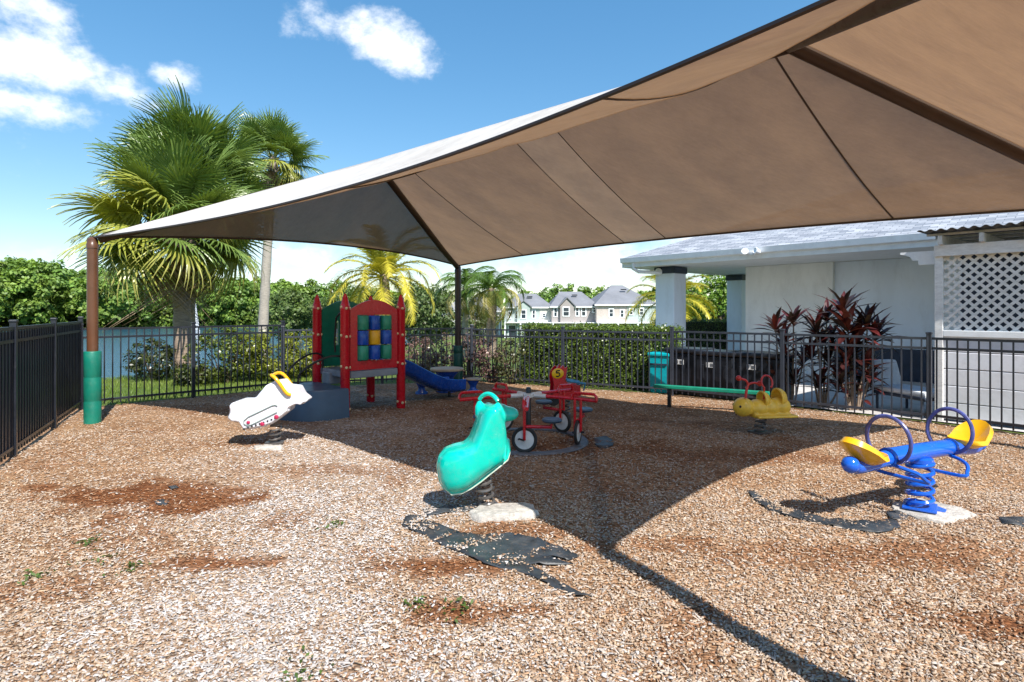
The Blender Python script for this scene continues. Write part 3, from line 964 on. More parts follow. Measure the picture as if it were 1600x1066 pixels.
# curved entry step in front of the open face (x < 0)
stp = MB(); out = []
for i in range(19):
    a = math.pi * i / 18
    out.append((-.02 - .82 * math.sin(a) ** .75, .42 - .60 * math.cos(a)))
vs = []; nn = len(out)
for z, sc2 in ((-.02, 1.0), (.40, .955), (.425, .93)):
    vs += [(x * sc2, .42 + (y - .42) * sc2, z) for x, y in out]
fs = [tuple(range(2 * nn, 3 * nn))] + [(k * nn + i, k * nn + (i + 1) % nn, (k + 1) * nn + (i + 1) % nn, (k + 1) * nn + i) for k in range(2) for i in range(nn)]
stp.add(vs, fs).build('entry_step', M['slate'], house, True, 50)
MB().box((.10, .62, .515), (.24, .26, .19), bev=.02).build('upper_step', M['deck'], house)
for yy in (.10, .84):
    pts = [(-.60, yy * .55 + .2, .40), (-.60, yy * .55 + .2, .58), (-.56, yy * .6 + .17, .68), (-.40, yy * .75 + .1, .80), (-.2, yy * .9 + .04, .88), (-.05, yy, .885), (.02, yy, .85), (.04, yy, .78), (.04, yy, .42)]
    MB().tube(curve(pts), .016, 8).build('hand_rail', M['black'], house, True)
# slide leaving the far-right face (x > S)
sl = MB(); secs = []
prof2 = [(-.24, .17), (-.255, .18), (-.27, .17), (-.26, .0), (-.20, -.05), (0, -.065), (.20, -.05), (.26, .0), (.27, .17), (.255, .18), (.24, .17), (.235, .03), (.18, -.005), (0, -.02), (-.18, -.005), (-.235, .03)]
path = [(0.0, .62), (.18, .60), (.35, .53), (.6, .40), (.85, .28), (1.08, .19), (1.3, .155), (1.5, .15)]
for (dx, z) in path:
    k = 1.0 if dx < 1.2 else 1 - (dx - 1.2) * .6
    secs.append([(S + dx, S / 2 + py, z + max(pz, pz * k)) for py, pz in prof2])
vs = [p for s_ in secs for p in s_]; m_ = len(prof2)
fs = [(i * m_ + j, i * m_ + (j + 1) % m_, (i + 1) * m_ + (j + 1) % m_, (i + 1) * m_ + j) for i in range(len(secs) - 1) for j in range(m_)]
fs += [tuple(range(m_)), tuple((len(secs) - 1) * m_ + j for j in range(m_))]
slide = sl.add(vs, fs).build('slide', M['slide'], house, True, 50)
MB().tube([(S + 1.32, S / 2, .10), (S + 1.32, S / 2, -.05)], .025, 8).build('slide_foot', M['black'], slide)

# ------------------------------------------------------------------ play table with seats
tb = thing('play_table', 'low round toddler table with tan top and blue funnel pedestal behind the slide', 'table', (-1.26, 11.15, 0), R(10))
MB().lathe([(.10, 0.40), (.31, .405), (.325, .42), (.325, .445), (.315, .455), (.1, .455)], 28).build('table_top', M['tan'], tb, True)
MB().lathe([(.20, -.02), (.20, .03), (.12, .06), (.10, .16), (.14, .27), (.25, .40)], 20).build('pedestal', M['slide'], tb, True, 60)
for a in (R(-20), R(200)):
    sx, sy = .52 * math.cos(a), .52 * math.sin(a)
    MB().lathe([(.08, .235), (.165, .24), (.17, .255), (.16, .265), (.08, .265)], 20, Matrix.Translation((sx, sy, 0))).build('seat', M['tan'], tb, True)
    MB().lathe([(.12, -.02), (.12, .03), (.07, .06), (.06, .12), (.13, .235)], 16, Matrix.Translation((sx, sy, 0))).build('seat_pedestal', M['slide'], tb, True, 60)


# ------------------------------------------------------------------ springs and riders
def coil(mb, r, z0, z1, turns, wire, lean=(0, 0), n=14):
    pts = []
    k = int(turns * n)
    for i in range(k + 1):
        t = i / k; a = 2 * math.pi * turns * t
        pts.append((r * math.cos(a) + lean[0] * t, r * math.sin(a) + lean[1] * t, z0 + (z1 - z0) * t))
    mb.tube(pts, wire, 7)


def footing(parent, w, d, h, seed, mat='concrete', loc=(0, 0, 0)):
    """broken-edged concrete pad"""
    rnd = random.Random(seed)
    n = 22; vs = []
    rr = [1 + rnd.uniform(-.10, .10) for _ in range(n)]
    for z, s in ((-.05, 1.02), (h * .55, 1.0), (h * .9, .95), (h, .88)):
        for i in range(n):
            a = 2 * math.pi * i / n
            c_, s_ = math.cos(a), math.sin(a)
            q = (abs(c_) ** 5 + abs(s_) ** 5) ** (-1 / 5)
            vs.append((w / 2 * c_ * q * s * rr[i], d / 2 * s_ * q * s * rr[(i * 3) % n], z + rnd.uniform(-.006, .006)))
    fs = [(k * n + i, k * n + (i + 1) % n, (k + 1) * n + (i + 1) % n, (k + 1) * n + i) for k in range(3) for i in range(n)] + [tuple(3 * n + i for i in range(n))]
    o = MB().add([(x + loc[0], y + loc[1], z + loc[2]) for x, y, z in vs], fs).build('footing', M[mat], parent, True, 35)
    return o


# teal animal rider (faces right and away)
tp = G(762, 797)
teal = thing('spring_rider', 'glossy teal spring rider with handle loop and pointed ears, nearest the camera', 'spring rider', tp, R(14))
TO = [(684, 722), (687, 708), (696, 698), (710, 694), (724, 693), (734, 686), (740, 672), (745, 656), (750, 642), (757, 634), (768, 631), (778, 635), (785, 648), (789, 665), (792, 690), (793, 706),
      (789, 716), (776, 726), (758, 738), (742, 750), (724, 761), (706, 765), (694, 760), (687, 745)]
TK = tp.y / 900


def tz(u, v): return ((u - 762) * TK * 1.03, (797 - v) * TK)


cen = (732, 718)
b = MB()
for k in np.linspace(1.0, .25, 16):
    th = .06 + .30 * (1 - k ** 2.6) ** .5
    pts = []
    for (u, v) in TO:
        # shrink towards the body line: neck points shrink towards the neck axis
        ax = (732 + max(0, (718 - v)) * .42, v + (718 - v) * .12 if v < 718 else 718)
        pts.append(tz(ax[0] + (u - ax[0]) * k, ax[1] + (v - ax[1]) * (k if v > 700 or u < 730 else .5 + .5 * k)))
    b.prism(pts, th)
for s in (-1, 1):
    x, z = tz(752 if s > 0 else 775, 640)
    b.tube([(x + s * .012, s * .055, z - .05), (x, s * .065, z + .02), (x, s * .068, z + .065)], [.058, .042, .018], 10)
mx_, mz0 = tz(788, 650)
b.sphere((mx_ + .02, 0, mz0 + .01), (.10, .10, .060), 18, 10)
b.sphere((mx_ - .04, 0, mz0 + .02), (.09, .10, .075), 18, 10)
body = b.blob('body', M['teal'], teal, .009, 22)
low = [tz(*p) for p in ((684, 716), (685, 738), (690, 756), (700, 766), (716, 765), (732, 758), (748, 748), (764, 736), (780, 725), (792, 716), (796, 704), (795, 688))]
low = [(x * .925, z * .93 + .024) for x, z in low]
rimp = [(x, -.085 * math.sin(math.pi * (.12 + .80 * i / (len(low) - 1))) ** .35, z) for i, (x, z) in enumerate(low)]
rimp += [(x, -y, z) for x, y, z in rimp[::-1]]
MB().tube([(x * .985 - .004, y * .95, z + .016) for x, y, z in rimp], .015, 10, True).build('lip', M['teal'], teal, True)
gx0 = [tz(*p) for p in ((785, 712), (787, 694), (786, 676), (781, 660))]
MB().tube([(x * .95 - .008, -.125 + .02 * k, z) for k, (x, z) in enumerate(gx0)], .012, 8).build('moulded_ridge', M['teal'], teal, True)
MB().tube(rimp, .0075, 8, True).build('rim', M['teal_edge'], teal, True)
lx_, rx_, hz_0 = tz(752, 0)[0], tz(775, 0)[0], tz(764, 630)[1]
MB().tube([(lx_ + (rx_ - lx_) * q_, .066 - .132 * q_, hz_0 + .085 * math.sin(math.pi * (.06 + .88 * q_)) ** .55 - .012) for q_ in np.linspace(0, 1, 13)], .017, 10).build('handle', M['teal'], teal, True)
sp = MB(); coil(sp, .058, .02, .30, 5.2, .013, (-.05, 0)); sp.build('spring', M['spring'], teal, True)
MB().box((.01, 0, .035), (.16, .10, .02), .2, bev=.004).build('base_plate', M['spring'], teal)
footing(teal, .50, .26, .075, 3, loc=(.10, -.15, -.02))

# white rider
wp = G(429, 694)
wr = thing('spring_rider', 'white moulded spring rider with yellow handle beside the fence at left', 'spring rider', wp, R(6))
oz = [(150, 440), (172, 415), (250, 390), (330, 390), (400, 362), (450, 300), (490, 250), (560, 212), (640, 202), (690, 258), (790, 270), (828, 345), (890, 398), (845, 435), (800, 422), (722, 462), (716, 500),
      (640, 560), (560, 620), (480, 650), (380, 668), (280, 676), (240, 602), (165, 592), (135, 560), (158, 500)]
oz = [((a - 545) * .00119, (840 - b_) * .00119) for a, b_ in oz]
b = MB().prism(oz, .24)
b.prism([(x * .94 - .01, .012 + .3 + (z - .3) * .9) for x, z in oz], .30)
b.blob('body', M['white'], wr, .010, 6)


def wz_(a, b_, y=-.158): return ((a - 545) * .00119, y, (840 - b_) * .00119)


MB().tube([wz_(610, 445), wz_(590, 434), wz_(560, 440), wz_(340, 545), wz_(300, 580), wz_(300, 610), wz_(335, 628), wz_(370, 620), wz_(605, 505)], .006, 6).build('groove', M['trim_groove'], wr, True)
for (a, b_, r_) in ((340, 597, .020), (470, 615, .024), (600, 550, .026)):
    x, y, z = wz_(a, b_)
    MB().lathe([(r_, 0), (r_, .012), (r_ * .6, .018)], 12, Matrix.Translation((x, y + .01, z)) @ Euler((R(90), 0, 0)).to_matrix().to_4x4()).build('badge', M['plum'], wr, True)
teeth = MB()
for i in range(9):
    t = i / 8
    x, y, z = wz_(300 + 290 * t, 662 - 100 * t)
    teeth.sphere((x, y + .006, z), (.012, .012, .010), 8, 6)
teeth.build('teeth', M['bin_black'], wr, True)
MB().tube(curve([wz_(735, 340, -.16), wz_(700, 320, -.175), wz_(640, 230, -.185), wz_(590, 170, -.17), wz_(548, 150, -.13), wz_(530, 160, 0), wz_(548, 150, .13), wz_(600, 180, .17), wz_(700, 320, .175), wz_(735, 340, .16)]), .020, 10).build('handle', M['yellow'], wr, True)
sp = MB(); coil(sp, .060, .02, .24, 4, .012, (.02, 0)); sp.build('spring', M['spring'], wr, True)
MB().box((0, 0, .02), (.2, .12, .015), .1).build('base_plate', M['spring'], wr)
footing(wr, .30, .12, .05, 5, loc=(.0, -.24, -.012))

# yellow caterpillar rider
bp = G(1187, 676)
bee = thing('spring_rider', 'faded yellow caterpillar spring rider with red antenna handles by the green beam', 'spring rider', bp, R(8))


def bz(a, b_, y=0.0): return ((a - 1065) * .00142, y, (790 - b_) * .00142)


b = MB()
hx, _, hz = bz(905, 555)
b.sphere((hx, 0, hz), (.128, .125, .125), 20, 14)
b.sphere((-.03, 0, .315), (.15, .125, .115), 20, 12); b.sphere((.12, 0, .32), (.14, .13, .12), 20, 12); b.sphere((.27, 0, .33), (.145, .125, .125), 20, 12)
b.box((.12, 0, .235), (.50, .22, .07), bev=.02)
b.box((.16, 0, .222), (.56, .34, .035), bev=.014)
b.blob('body', M['bee_yellow'], bee, .011, 5)
for (cx, cz, r_) in ((.02, .42, .115), (.235, .44, .13)):
    vs, fs = [], []
    nu_, nv_ = 16, 10
    for sgn, rr in ((0, r_), (1, r_ - .018)):
        for i in range(nv_ + 1):
            for j in range(nu_ + 1):
                az = -math.pi / 2 + math.pi * j / nu_; el = -.55 + (math.pi / 2 + .55) * i / nv_
                vs.append((cx + rr * math.cos(el) * math.cos(az) * .95 + (0 if sgn == 0 else -.003), rr * 1.02 * math.cos(el) * math.sin(az), cz + rr * math.sin(el)))
    w_ = nu_ + 1; o_ = w_ * (nv_ + 1)
    for s_ in (0, 1):
        for i in range(nv_):
            for j in range(nu_):
                fs.append((s_ * o_ + i * w_ + j, s_ * o_ + i * w_ + j + 1, s_ * o_ + (i + 1) * w_ + j + 1, s_ * o_ + (i + 1) * w_ + j))
    for i in range(nv_):
        for j in (0, nu_): fs.append((i * w_ + j, (i + 1) * w_ + j, o_ + (i + 1) * w_ + j, o_ + i * w_ + j))
    MB().add(vs, fs).build('seat_back', M['bee_yellow'], bee, True, 60)
for s in (-1, 1):
    MB().sphere((hx - .085, s * .085, hz + .02), (.014, .014, .018), 10, 8).build('eye', M['ink'], bee, True)
for s, pts in ((-1, [bz(905, 470), bz(915, 400), bz(925, 345), bz(905, 310), bz(870, 298), bz(838, 290)]), (1, [bz(950, 470), bz(962, 400), bz(985, 358), bz(1020, 345), bz(1060, 348), bz(1090, 352)])):
    q = [(x, s * .06, z) for x, _, z in pts]
    MB().tube(curve(q), .014, 8).sphere(q[-1], .036, 12, 8).build('antenna', M['coral'], bee, True)
MB().tube([bz(912, 375, -.06), bz(935, 380, 0), bz(960, 385, .06)], .012, 8).build('cross_bar', M['coral'], bee, True)
cxr, _, czr = bz(1135, 335)
MB().tube([(cxr + .075 * math.cos(a), .0 + .02 * math.sin(a), czr + .085 * math.sin(a)) for a in np.linspace(-.9, math.pi + .9, 20)] + [(cxr - .04, 0, .42)], .012, 8).build('hand_ring', M['coral'], bee, True)
sp = MB(); coil(sp, .062, .0, .21, 3.6, .014, (0.02, 0)); sp.build('spring', M['spring'], bee, True)
MB().box((0, 0, .01), (.24, .18, .02), .3).build('base_plate', M['spring'], bee)

# blue spring see-saw
bsp = Vector((3.176, 4.486, 0))
saw = thing('spring_seesaw', 'blue two-seat spring see-saw with yellow seats and hand rings', 'see-saw', bsp, R(24))
pts = [(-.80, 0, .455), (-.74, 0, .430), (-.66, 0, .425), (-.55, 0, .435), (-.45, 0, .455), (-.36, 0, .468), (0, 0, .47), (.36, 0, .468), (.45, 0, .455), (.55, 0, .435), (.66, 0, .425), (.74, 0, .43), (.80, 0, .445)]
rr = [.045, .05, .046, .048, .055, .064, .066, .064, .055, .048, .046, .046, .03]
bm_ = MB().tube(pts, rr, 16)
bm_.sphere((-.80, 0, .455), .062, 16, 10).sphere((.80, 0, .445), .045, 14, 8)
bm_.build('beam', M['blue'], saw, True, 60)
for s in (-1, 1):
    MB().tube([(s * .38 + s * .015 * math.sin(a), .165 * math.cos(a), .60 + .175 * math.sin(a)) for a in np.linspace(0, 2 * math.pi, 36, endpoint=False)], .015, 8, True).build('hand_ring', M['blue_worn'], saw, True)
    MB().lathe([(.071, -.02), (.073, 0), (.071, .02)], 16, Matrix.Translation((s * .38, 0, .466)) @ Euler((0, R(90), 0)).to_matrix().to_4x4()).build('collar', M['blue'], saw, True)
    fr = [(s * .36, 0, .41), (s * .34, -.10, .395), (s * .30, -.17, .37), (s * .26, -.19, .33), (s * .22, -.17, .30), (s * .22, .17, .30), (s * .26, .19, .33), (s * .30, .17, .37), (s * .34, .10, .395), (s * .36, 0, .41)]
    MB().tube(curve(fr), .014, 8).build('foot_rest', M['blue'], saw, True)
    # bucket seat: dished pan with high curved back at the outer end
    vs, fs = [], []; nu_, nv_ = 20, 8
    for lay in (0, 1):
        for i in range(nv_ + 1):
            q = i / nv_
            for j in range(nu_):
                a = 2 * math.pi * j / nu_
                rad = .125 * q
                x = s * (.62 + rad * 1.05 * math.cos(a)); y = rad * 1.05 * math.sin(a)
                back = max(0, math.cos(a)) ** .8
                z = .475 + .02 * q + (q ** 2.2) * (.135 * back + .026) - (0.050 * (1 - q * .35) if lay else 0)
                x += s * (0.06 * back * q ** 2.2) + (s * .040 * back * q if lay else 0)
                vs.append((x, y * (1 + .12 * lay), z))
    o_ = nu_ * (nv_ + 1)
    for lay in (0, 1):
        for i in range(nv_):
            for j in range(nu_):
                fs.append((lay * o_ + i * nu_ + j, lay * o_ + i * nu_ + (j + 1) % nu_, lay * o_ + (i + 1) * nu_ + (j + 1) % nu_, lay * o_ + (i + 1) * nu_ + j))
    for j in range(nu_): fs.append((nv_ * nu_ + j, nv_ * nu_ + (j + 1) % nu_, o_ + nv_ * nu_ + (j + 1) % nu_, o_ + nv_ * nu_ + j))
    MB().add(vs, fs).build('seat', M['yellow'], saw, True, 70)
sp = MB(); coil(sp, .085, .05, .40, 5.0, .016, (0, 0), 18); sp.build('spring', M['blue'], saw, True)
MB().lathe([(.075, .385), (.09, .39), (.09, .42), (.07, .43)], 18).build('spring_cap', M['blue'], saw, True)
bpz = MB(); bpz.box((0, 0, .045), (.24, .22, .014), .5, bev=.003); bpz.box((.115, -.10, .025), (.10, .10, .014), .5, .25); bpz.build('base_plate', M['blue'], saw)
footing(saw, .50, .44, .045, 9, loc=(.06, -.05, -.015))

# red motorcycle rider with number plate
mp = G(884, 655)
moto = thing('spring_rider', 'red spring rider with yellow number 5 plate and blue bar behind the carousel', 'spring rider', mp, R(12))
sc5 = 1 / 900 * mp.y


def mz(u, v): return ((u - 884) * sc5, (655 - v) * sc5)


head = [mz(*p) for p in ((860, 618), (862, 600), (860, 588), (862, 580), (866, 574), (869, 571), (872, 574), (876, 570), (879, 574), (883, 572), (882, 580), (880, 594), (888, 600), (904, 601), (905, 618), (884, 622))]
for y in (-.09, .09):
    MB().prism(head, .03, Matrix.Translation((0, y, 0))).build('side_panel', M['red'], moto)
bx0 = mz(870, 604); bx1 = mz(904, 618)
MB().box(((bx0[0] + bx1[0]) / 2, 0, (bx0[1] + bx1[1]) / 2), (bx1[0] - bx0[0], .15, .12), bev=.02).build('body', M['red'], moto)
px, pz_ = mz(867.5, 582)
MB().lathe([(.088, 0), (.088, .008), (.080, .012)], 24, Matrix.Translation((px, -.104, pz_)) @ Matrix.Diagonal((1, 1, .82, 1)) @ Euler((R(90), 0, 0)).to_matrix().to_4x4()).build('number_plate', M['yellow_plate'], moto, True)
five = MB(); y5 = -.1185
for seg in ([(.028, .042), (-.018, .042)], [(-.018, .042), (-.024, .006)]):
    five.tube([(px + a, y5, pz_ + c_) for a, c_ in seg], .009, 6)
five.tube([(px - .024 + .0, y5, pz_ + .006), (px + .0, y5, pz_ + .014), (px + .022, y5, pz_ + .004), (px + .028, y5, pz_ - .018), (px + .014, y5, pz_ - .04), (px - .008, y5, pz_ - .045), (px - .028, y5, pz_ - .034)], .009, 6)
five.build('number_five', M['ink'], moto)
p0, p1 = mz(881, 593), mz(911, 599)
for y in (-.13, .13):
    MB().tube([(p0[0], y, p0[1]), (p1[0], y, p1[1])], .016, 8).tube([(p1[0], y, p1[1]), (p1[0] - .01, y * .7, p1[1] - .10)], .012, 8).build('side_rail', M['bluebar'], moto, True)
wx, wz2 = mz(864, 622)
MB().lathe([(.04, -.05), (.095, -.045), (.105, -.02), (.105, .02), (.095, .045), (.04, .05)], 20, Matrix.Translation((wx, 0, wz2)) @ Euler((R(90), 0, 0)).to_matrix().to_4x4()).build('wheel', M['rubber'], moto, True)
sp = MB(); coil(sp, .06, 0, .32, 4, .012); sp.build('spring', M['spring'], moto, True)

# carousel of tricycles
cp = Vector((.197, 6.89, 0))
car = thing('tricycle_carousel', 'red tricycle merry-go-round with white wheels on a flat steel ring', 'merry-go-round', cp)
ring = MB(); nr = 56; vs = []; fs = []
for (r_, z) in ((.60, .012), (.60, .028), (.70, .028), (.715, .012)):
    vs += [(r_ * math.cos(2 * math.pi * j / nr), r_ * math.sin(2 * math.pi * j / nr), z) for j in range(nr)]
for k in range(3):
    for j in range(nr): fs.append((k * nr + j, k * nr + (j + 1) % nr, (k + 1) * nr + (j + 1) % nr, (k + 1) * nr + j))
ring.add(vs, fs).build('track_ring', M['ring_steel'], car)
MB().lathe([(.06, -.03), (.06, .02), (.03, .03), (.03, .64), (.024, .65)], 14).build('pole', M['black'], car, True)
MB().lathe([(.03, .53), (.07, .535), (.07, .575), (.03, .58)], 14).build('hub', M['wheel'], car, True)


def tricycle(ang):
    ca, sa = math.cos(ang), math.sin(ang)

    def P(r_, t, z): return (r_ * ca - t * sa, r_ * sa + t * ca, z)
    f = MB()
    f.tube([P(.18, 0, .555), P(.55, 0, .545), P(.83, 0, .530)], .022, 8)               # radial arm
    f.tube([P(.575, -.03, .54), P(.575, -.03, .16)], .016, 8)                            # fork
    f.tube([P(.645, -.03, .54), P(.645, -.03, .16)], .016, 8)
    f.tube([P(.61, -.03, .30), P(.61, .27, .30)], .019, 8)                             # frame to the saddle
    f.tube([P(.61, .26, .30), P(.61, .27, .36)], .012, 8)
    fr = f.build('tricycle_frame', M['red_metal'], car, True)
    MB().tube([P(.54, -.03, .54), P(.545, -.03, .585), P(.57, -.03, .612), P(.68, -.03, .612), P(.80, -.03, .607), P(.825, -.03, .58), P(.83, -.03, .535)], .017, 8).build('handlebar', M['red_metal'], fr, True)
    MB().tube([P(.07, 0, .556), P(.22, 0, .554)], .026, 8).build('arm_sleeve', M['wheel'], fr, True)
    mt = Matrix.Translation(P(.61, -.03, .16)) @ Euler((0, 0, ang)).to_matrix().to_4x4() @ Euler((0, R(90), 0)).to_matrix().to_4x4()
    MB().lathe([(.105, -.014), (.130, -.018), (.142, -.008), (.142, .008), (.130, .018), (.105, .014)], 26, mt, True).build('tyre', M['rubber'], fr, True)
    MB().lathe([(.02, -.020), (.03, -.014), (.107, -.012), (.107, .012), (.03, .014), (.02, .020)], 24, mt).build('wheel_disc', M['wheel'], fr, True)
    MB().tube([P(.555, -.03, .16), P(.555, .03, .14), P(.53, .03, .14)], .010, 6).tube([P(.665, -.03, .16), P(.665, -.09, .18), P(.70, -.09, .18)], .010, 6).build('pedal', M['black'], fr)
    ms = Matrix.Translation(P(.61, .27, .365)) @ Euler((0, 0, ang)).to_matrix().to_4x4()
    MB().lathe([(.03, -.025), (.10, -.008), (.115, .012), (.10, .028), (.02, .020)], 18, ms).build('saddle', M['slate'], fr, True)


for a in (-93, -20, 47, 122, 194): tricycle(R(a))

# green balance beam
q0 = G(1046, 636)
bb = thing('balance_beam', 'green balance beam on black legs in front of the fence', 'balance beam', q0, math.atan2(8.55 - q0.y, 3.95 - q0.x))
MB().box((.62, 0, .325), (1.75, .09, .06), bev=.012).build('beam', M['beam_green'], bb)
for x in (0.0, 1.3):
    MB().box((x, 0, .12), (.055, .055, .36)).build('leg', M['black'], bb)


# ------------------------------------------------------------------ weed fabric and bits
def fabric(poly, label, seed, z=.02):
    me = bpy.data.meshes.new('weed_fabric')
    bm = bmesh.new()
    pts = [G(*p) for p in poly]
    o0 = pts[0]
    f = bm.faces.new([bm.verts.new((p.x - o0.x, p.y - o0.y, 0)) for p in pts])
    bmesh.ops.triangulate(bm, faces=[f])
    for _ in range(4): bmesh.ops.subdivide_edges(bm, edges=[e for e in bm.edges if e.calc_length() > .035], cuts=1)
    bmesh.ops.triangulate(bm, faces=bm.faces)
    xs = np.array([v.co.x + o0.x for v in bm.verts]); ys = np.array([v.co.y + o0.y for v in bm.verts])
    h = mulch_z(xs, ys) + z * .35 + (fbm((xs + ys) * .35, (ys - xs) * 1.6, 5.0, seed) - .5) * .045 + (fbm(xs, ys, 9, seed) - .5) * .02
    for v, hh in zip(bm.verts, h): v.co.z = hh
    bm.to_mesh(me); bm.free()
    me.materials.append(M['cloth_black']); me.shade_smooth()
    o = link('weed_fabric', me); o.location = (o0.x, o0.y, 0)
    so = o.modifiers.new('thickness', 'SOLIDIFY'); so.thickness = .004
    tag(o, label, 'weed fabric')


fabric(FABRIC_MAIN, 'large torn sheet of exposed black weed fabric before the teal rider', 21)
fabric(FABRIC_SAW, 'curling strip of black weed fabric beside the blue see-saw', 22, .03)
fabric([(240, 786), (252, 784), (265, 788), (260, 795), (246, 794)], 'small round scrap of black fabric in the reddish mulch at left', 23)
fabric([(262, 763), (274, 761), (280, 766), (268, 769)], 'tiny scrap of black fabric behind the round one at left', 24)
fabric([(660, 800), (700, 795), (745, 790), (760, 798), (725, 803), (690, 808), (668, 810)], 'narrow dark fabric strip under the teal rider spring', 25, .03)
fabric([(928, 688), (945, 684), (960, 690), (958, 700), (940, 704), (930, 698)], 'crumpled black fabric scrap right of the carousel ring', 26, .03)
fabric([(1560, 814), (1600, 812), (1640, 822), (1600, 828), (1566, 824)], 'black fabric scrap at the right picture edge past the see-saw', 27)
fabric([(1385, 805), (1408, 800), (1420, 806), (1412, 816), (1392, 815)], 'dark fabric bunched against the see-saw footing', 28, .035)


# ------------------------------------------------------------------ plants
def leaves_np(centers, normals, L, W, tints, bend=.15):
    """pointed leaf made of one folded quad pair (two quads) per leaf"""
    n = len(centers)
    nrm = normals / (np.linalg.norm(normals, axis=1, keepdims=True) + 1e-9)
    r = RNG.normal(size=(n, 3)); a = np.cross(nrm, r); a /= np.linalg.norm(a, axis=1, keepdims=True) + 1e-9
    b = np.cross(nrm, a)
    L = np.broadcast_to(L, n)[:, None]; W = np.broadcast_to(W, n)[:, None]
    p0 = centers - a * L * .5
    p1 = centers + b * W * .5 + nrm * L * bend * .5
    p2 = centers + a * L * .5 - nrm * L * bend
    p3 = centers - b * W * .5 + nrm * L * bend * .5
    co = np.stack([p0, p1, p2, p3], 1).reshape(-1, 3)
    return co, np.repeat(tints, 4, 0)


def clump_points(n_clump, per, radii, clump_r, hollow=.45, flat=0.0):
    """points in clumps spread through an ellipsoid"""
    d = RNG.normal(size=(n_clump, 3)); d /= np.linalg.norm(d, axis=1, keepdims=True)
    rad = RNG.uniform(hollow, 1.0, (n_clump, 1)) ** .6
    c = d * rad * np.array(radii)
    e = RNG.normal(size=(n_clump, per, 3)); e /= np.linalg.norm(e, axis=2, keepdims=True)
    cr = clump_r * RNG.uniform(.55, 1.35, (n_clump, 1, 1))
    p = c[:, None] + e * cr * RNG.uniform(.5, 1.0, (n_clump, per, 1)) * np.array([1, 1, .75])
    nr = e * .8 + np.array([0, 0, .5]) + d[:, None] * .4
    return p.reshape(-1, 3), nr.reshape(-1, 3), np.repeat(RNG.uniform(.72, 1.25, n_clump), per)


def crown_mesh(name, radii, n_clump, per, clump_r, L, W, col, col2, mat=None):
    p, nr, k = clump_points(n_clump, per, radii, clump_r)
    n = len(p)
    t = RNG.random((n, 1))
    tint = (np.array(col) * (1 - t) + np.array(col2) * t) * k[:, None] * RNG.uniform(.75, 1.25, (n, 1))
    co, tc = leaves_np(p, nr + RNG.normal(0, .5, (n, 3)), RNG.uniform(.7, 1.3, n) * L, RNG.uniform(.7, 1.3, n) * W, tint)
    return np_mesh(name, co, 4, mat or M['leaf'], tc)


def tree(label, base, height, radii, col, col2, n_clump=120, per=40, clump_r=.55, L=.3, W=.18, trunk_r=.15, name='leafy_tree', group=None):
    t = thing(name, label, 'tree', base, random.uniform(0, 6), group)
    cz = height - radii[2]
    tr = MB()
    tr.tube([(0, 0, -.3), (.05, .02, cz * .35), (.02, .05, cz * .8), (0, 0, cz + radii[2] * .4)], [trunk_r * 1.3, trunk_r, trunk_r * .8, trunk_r * .3], 8)
    for i in range(6):
        a = i * 1.05 + random.random(); s = random.uniform(.5, .8)
        tr.tube([(0, 0, cz * .6 + i * .1), (radii[0] * .35 * math.cos(a), radii[1] * .35 * math.sin(a), cz * .9), (radii[0] * s * math.cos(a), radii[1] * s * math.sin(a), cz + radii[2] * random.uniform(-.1, .5))], [trunk_r * .6, trunk_r * .4, trunk_r * .1], 6)
    tr.build('trunk', M['bark'], t, True)
    o = link('crown', crown_mesh('crown', radii, n_clump, per, clump_r, L, W, col, col2), t)
    o.location = (0, 0, cz)
    return t


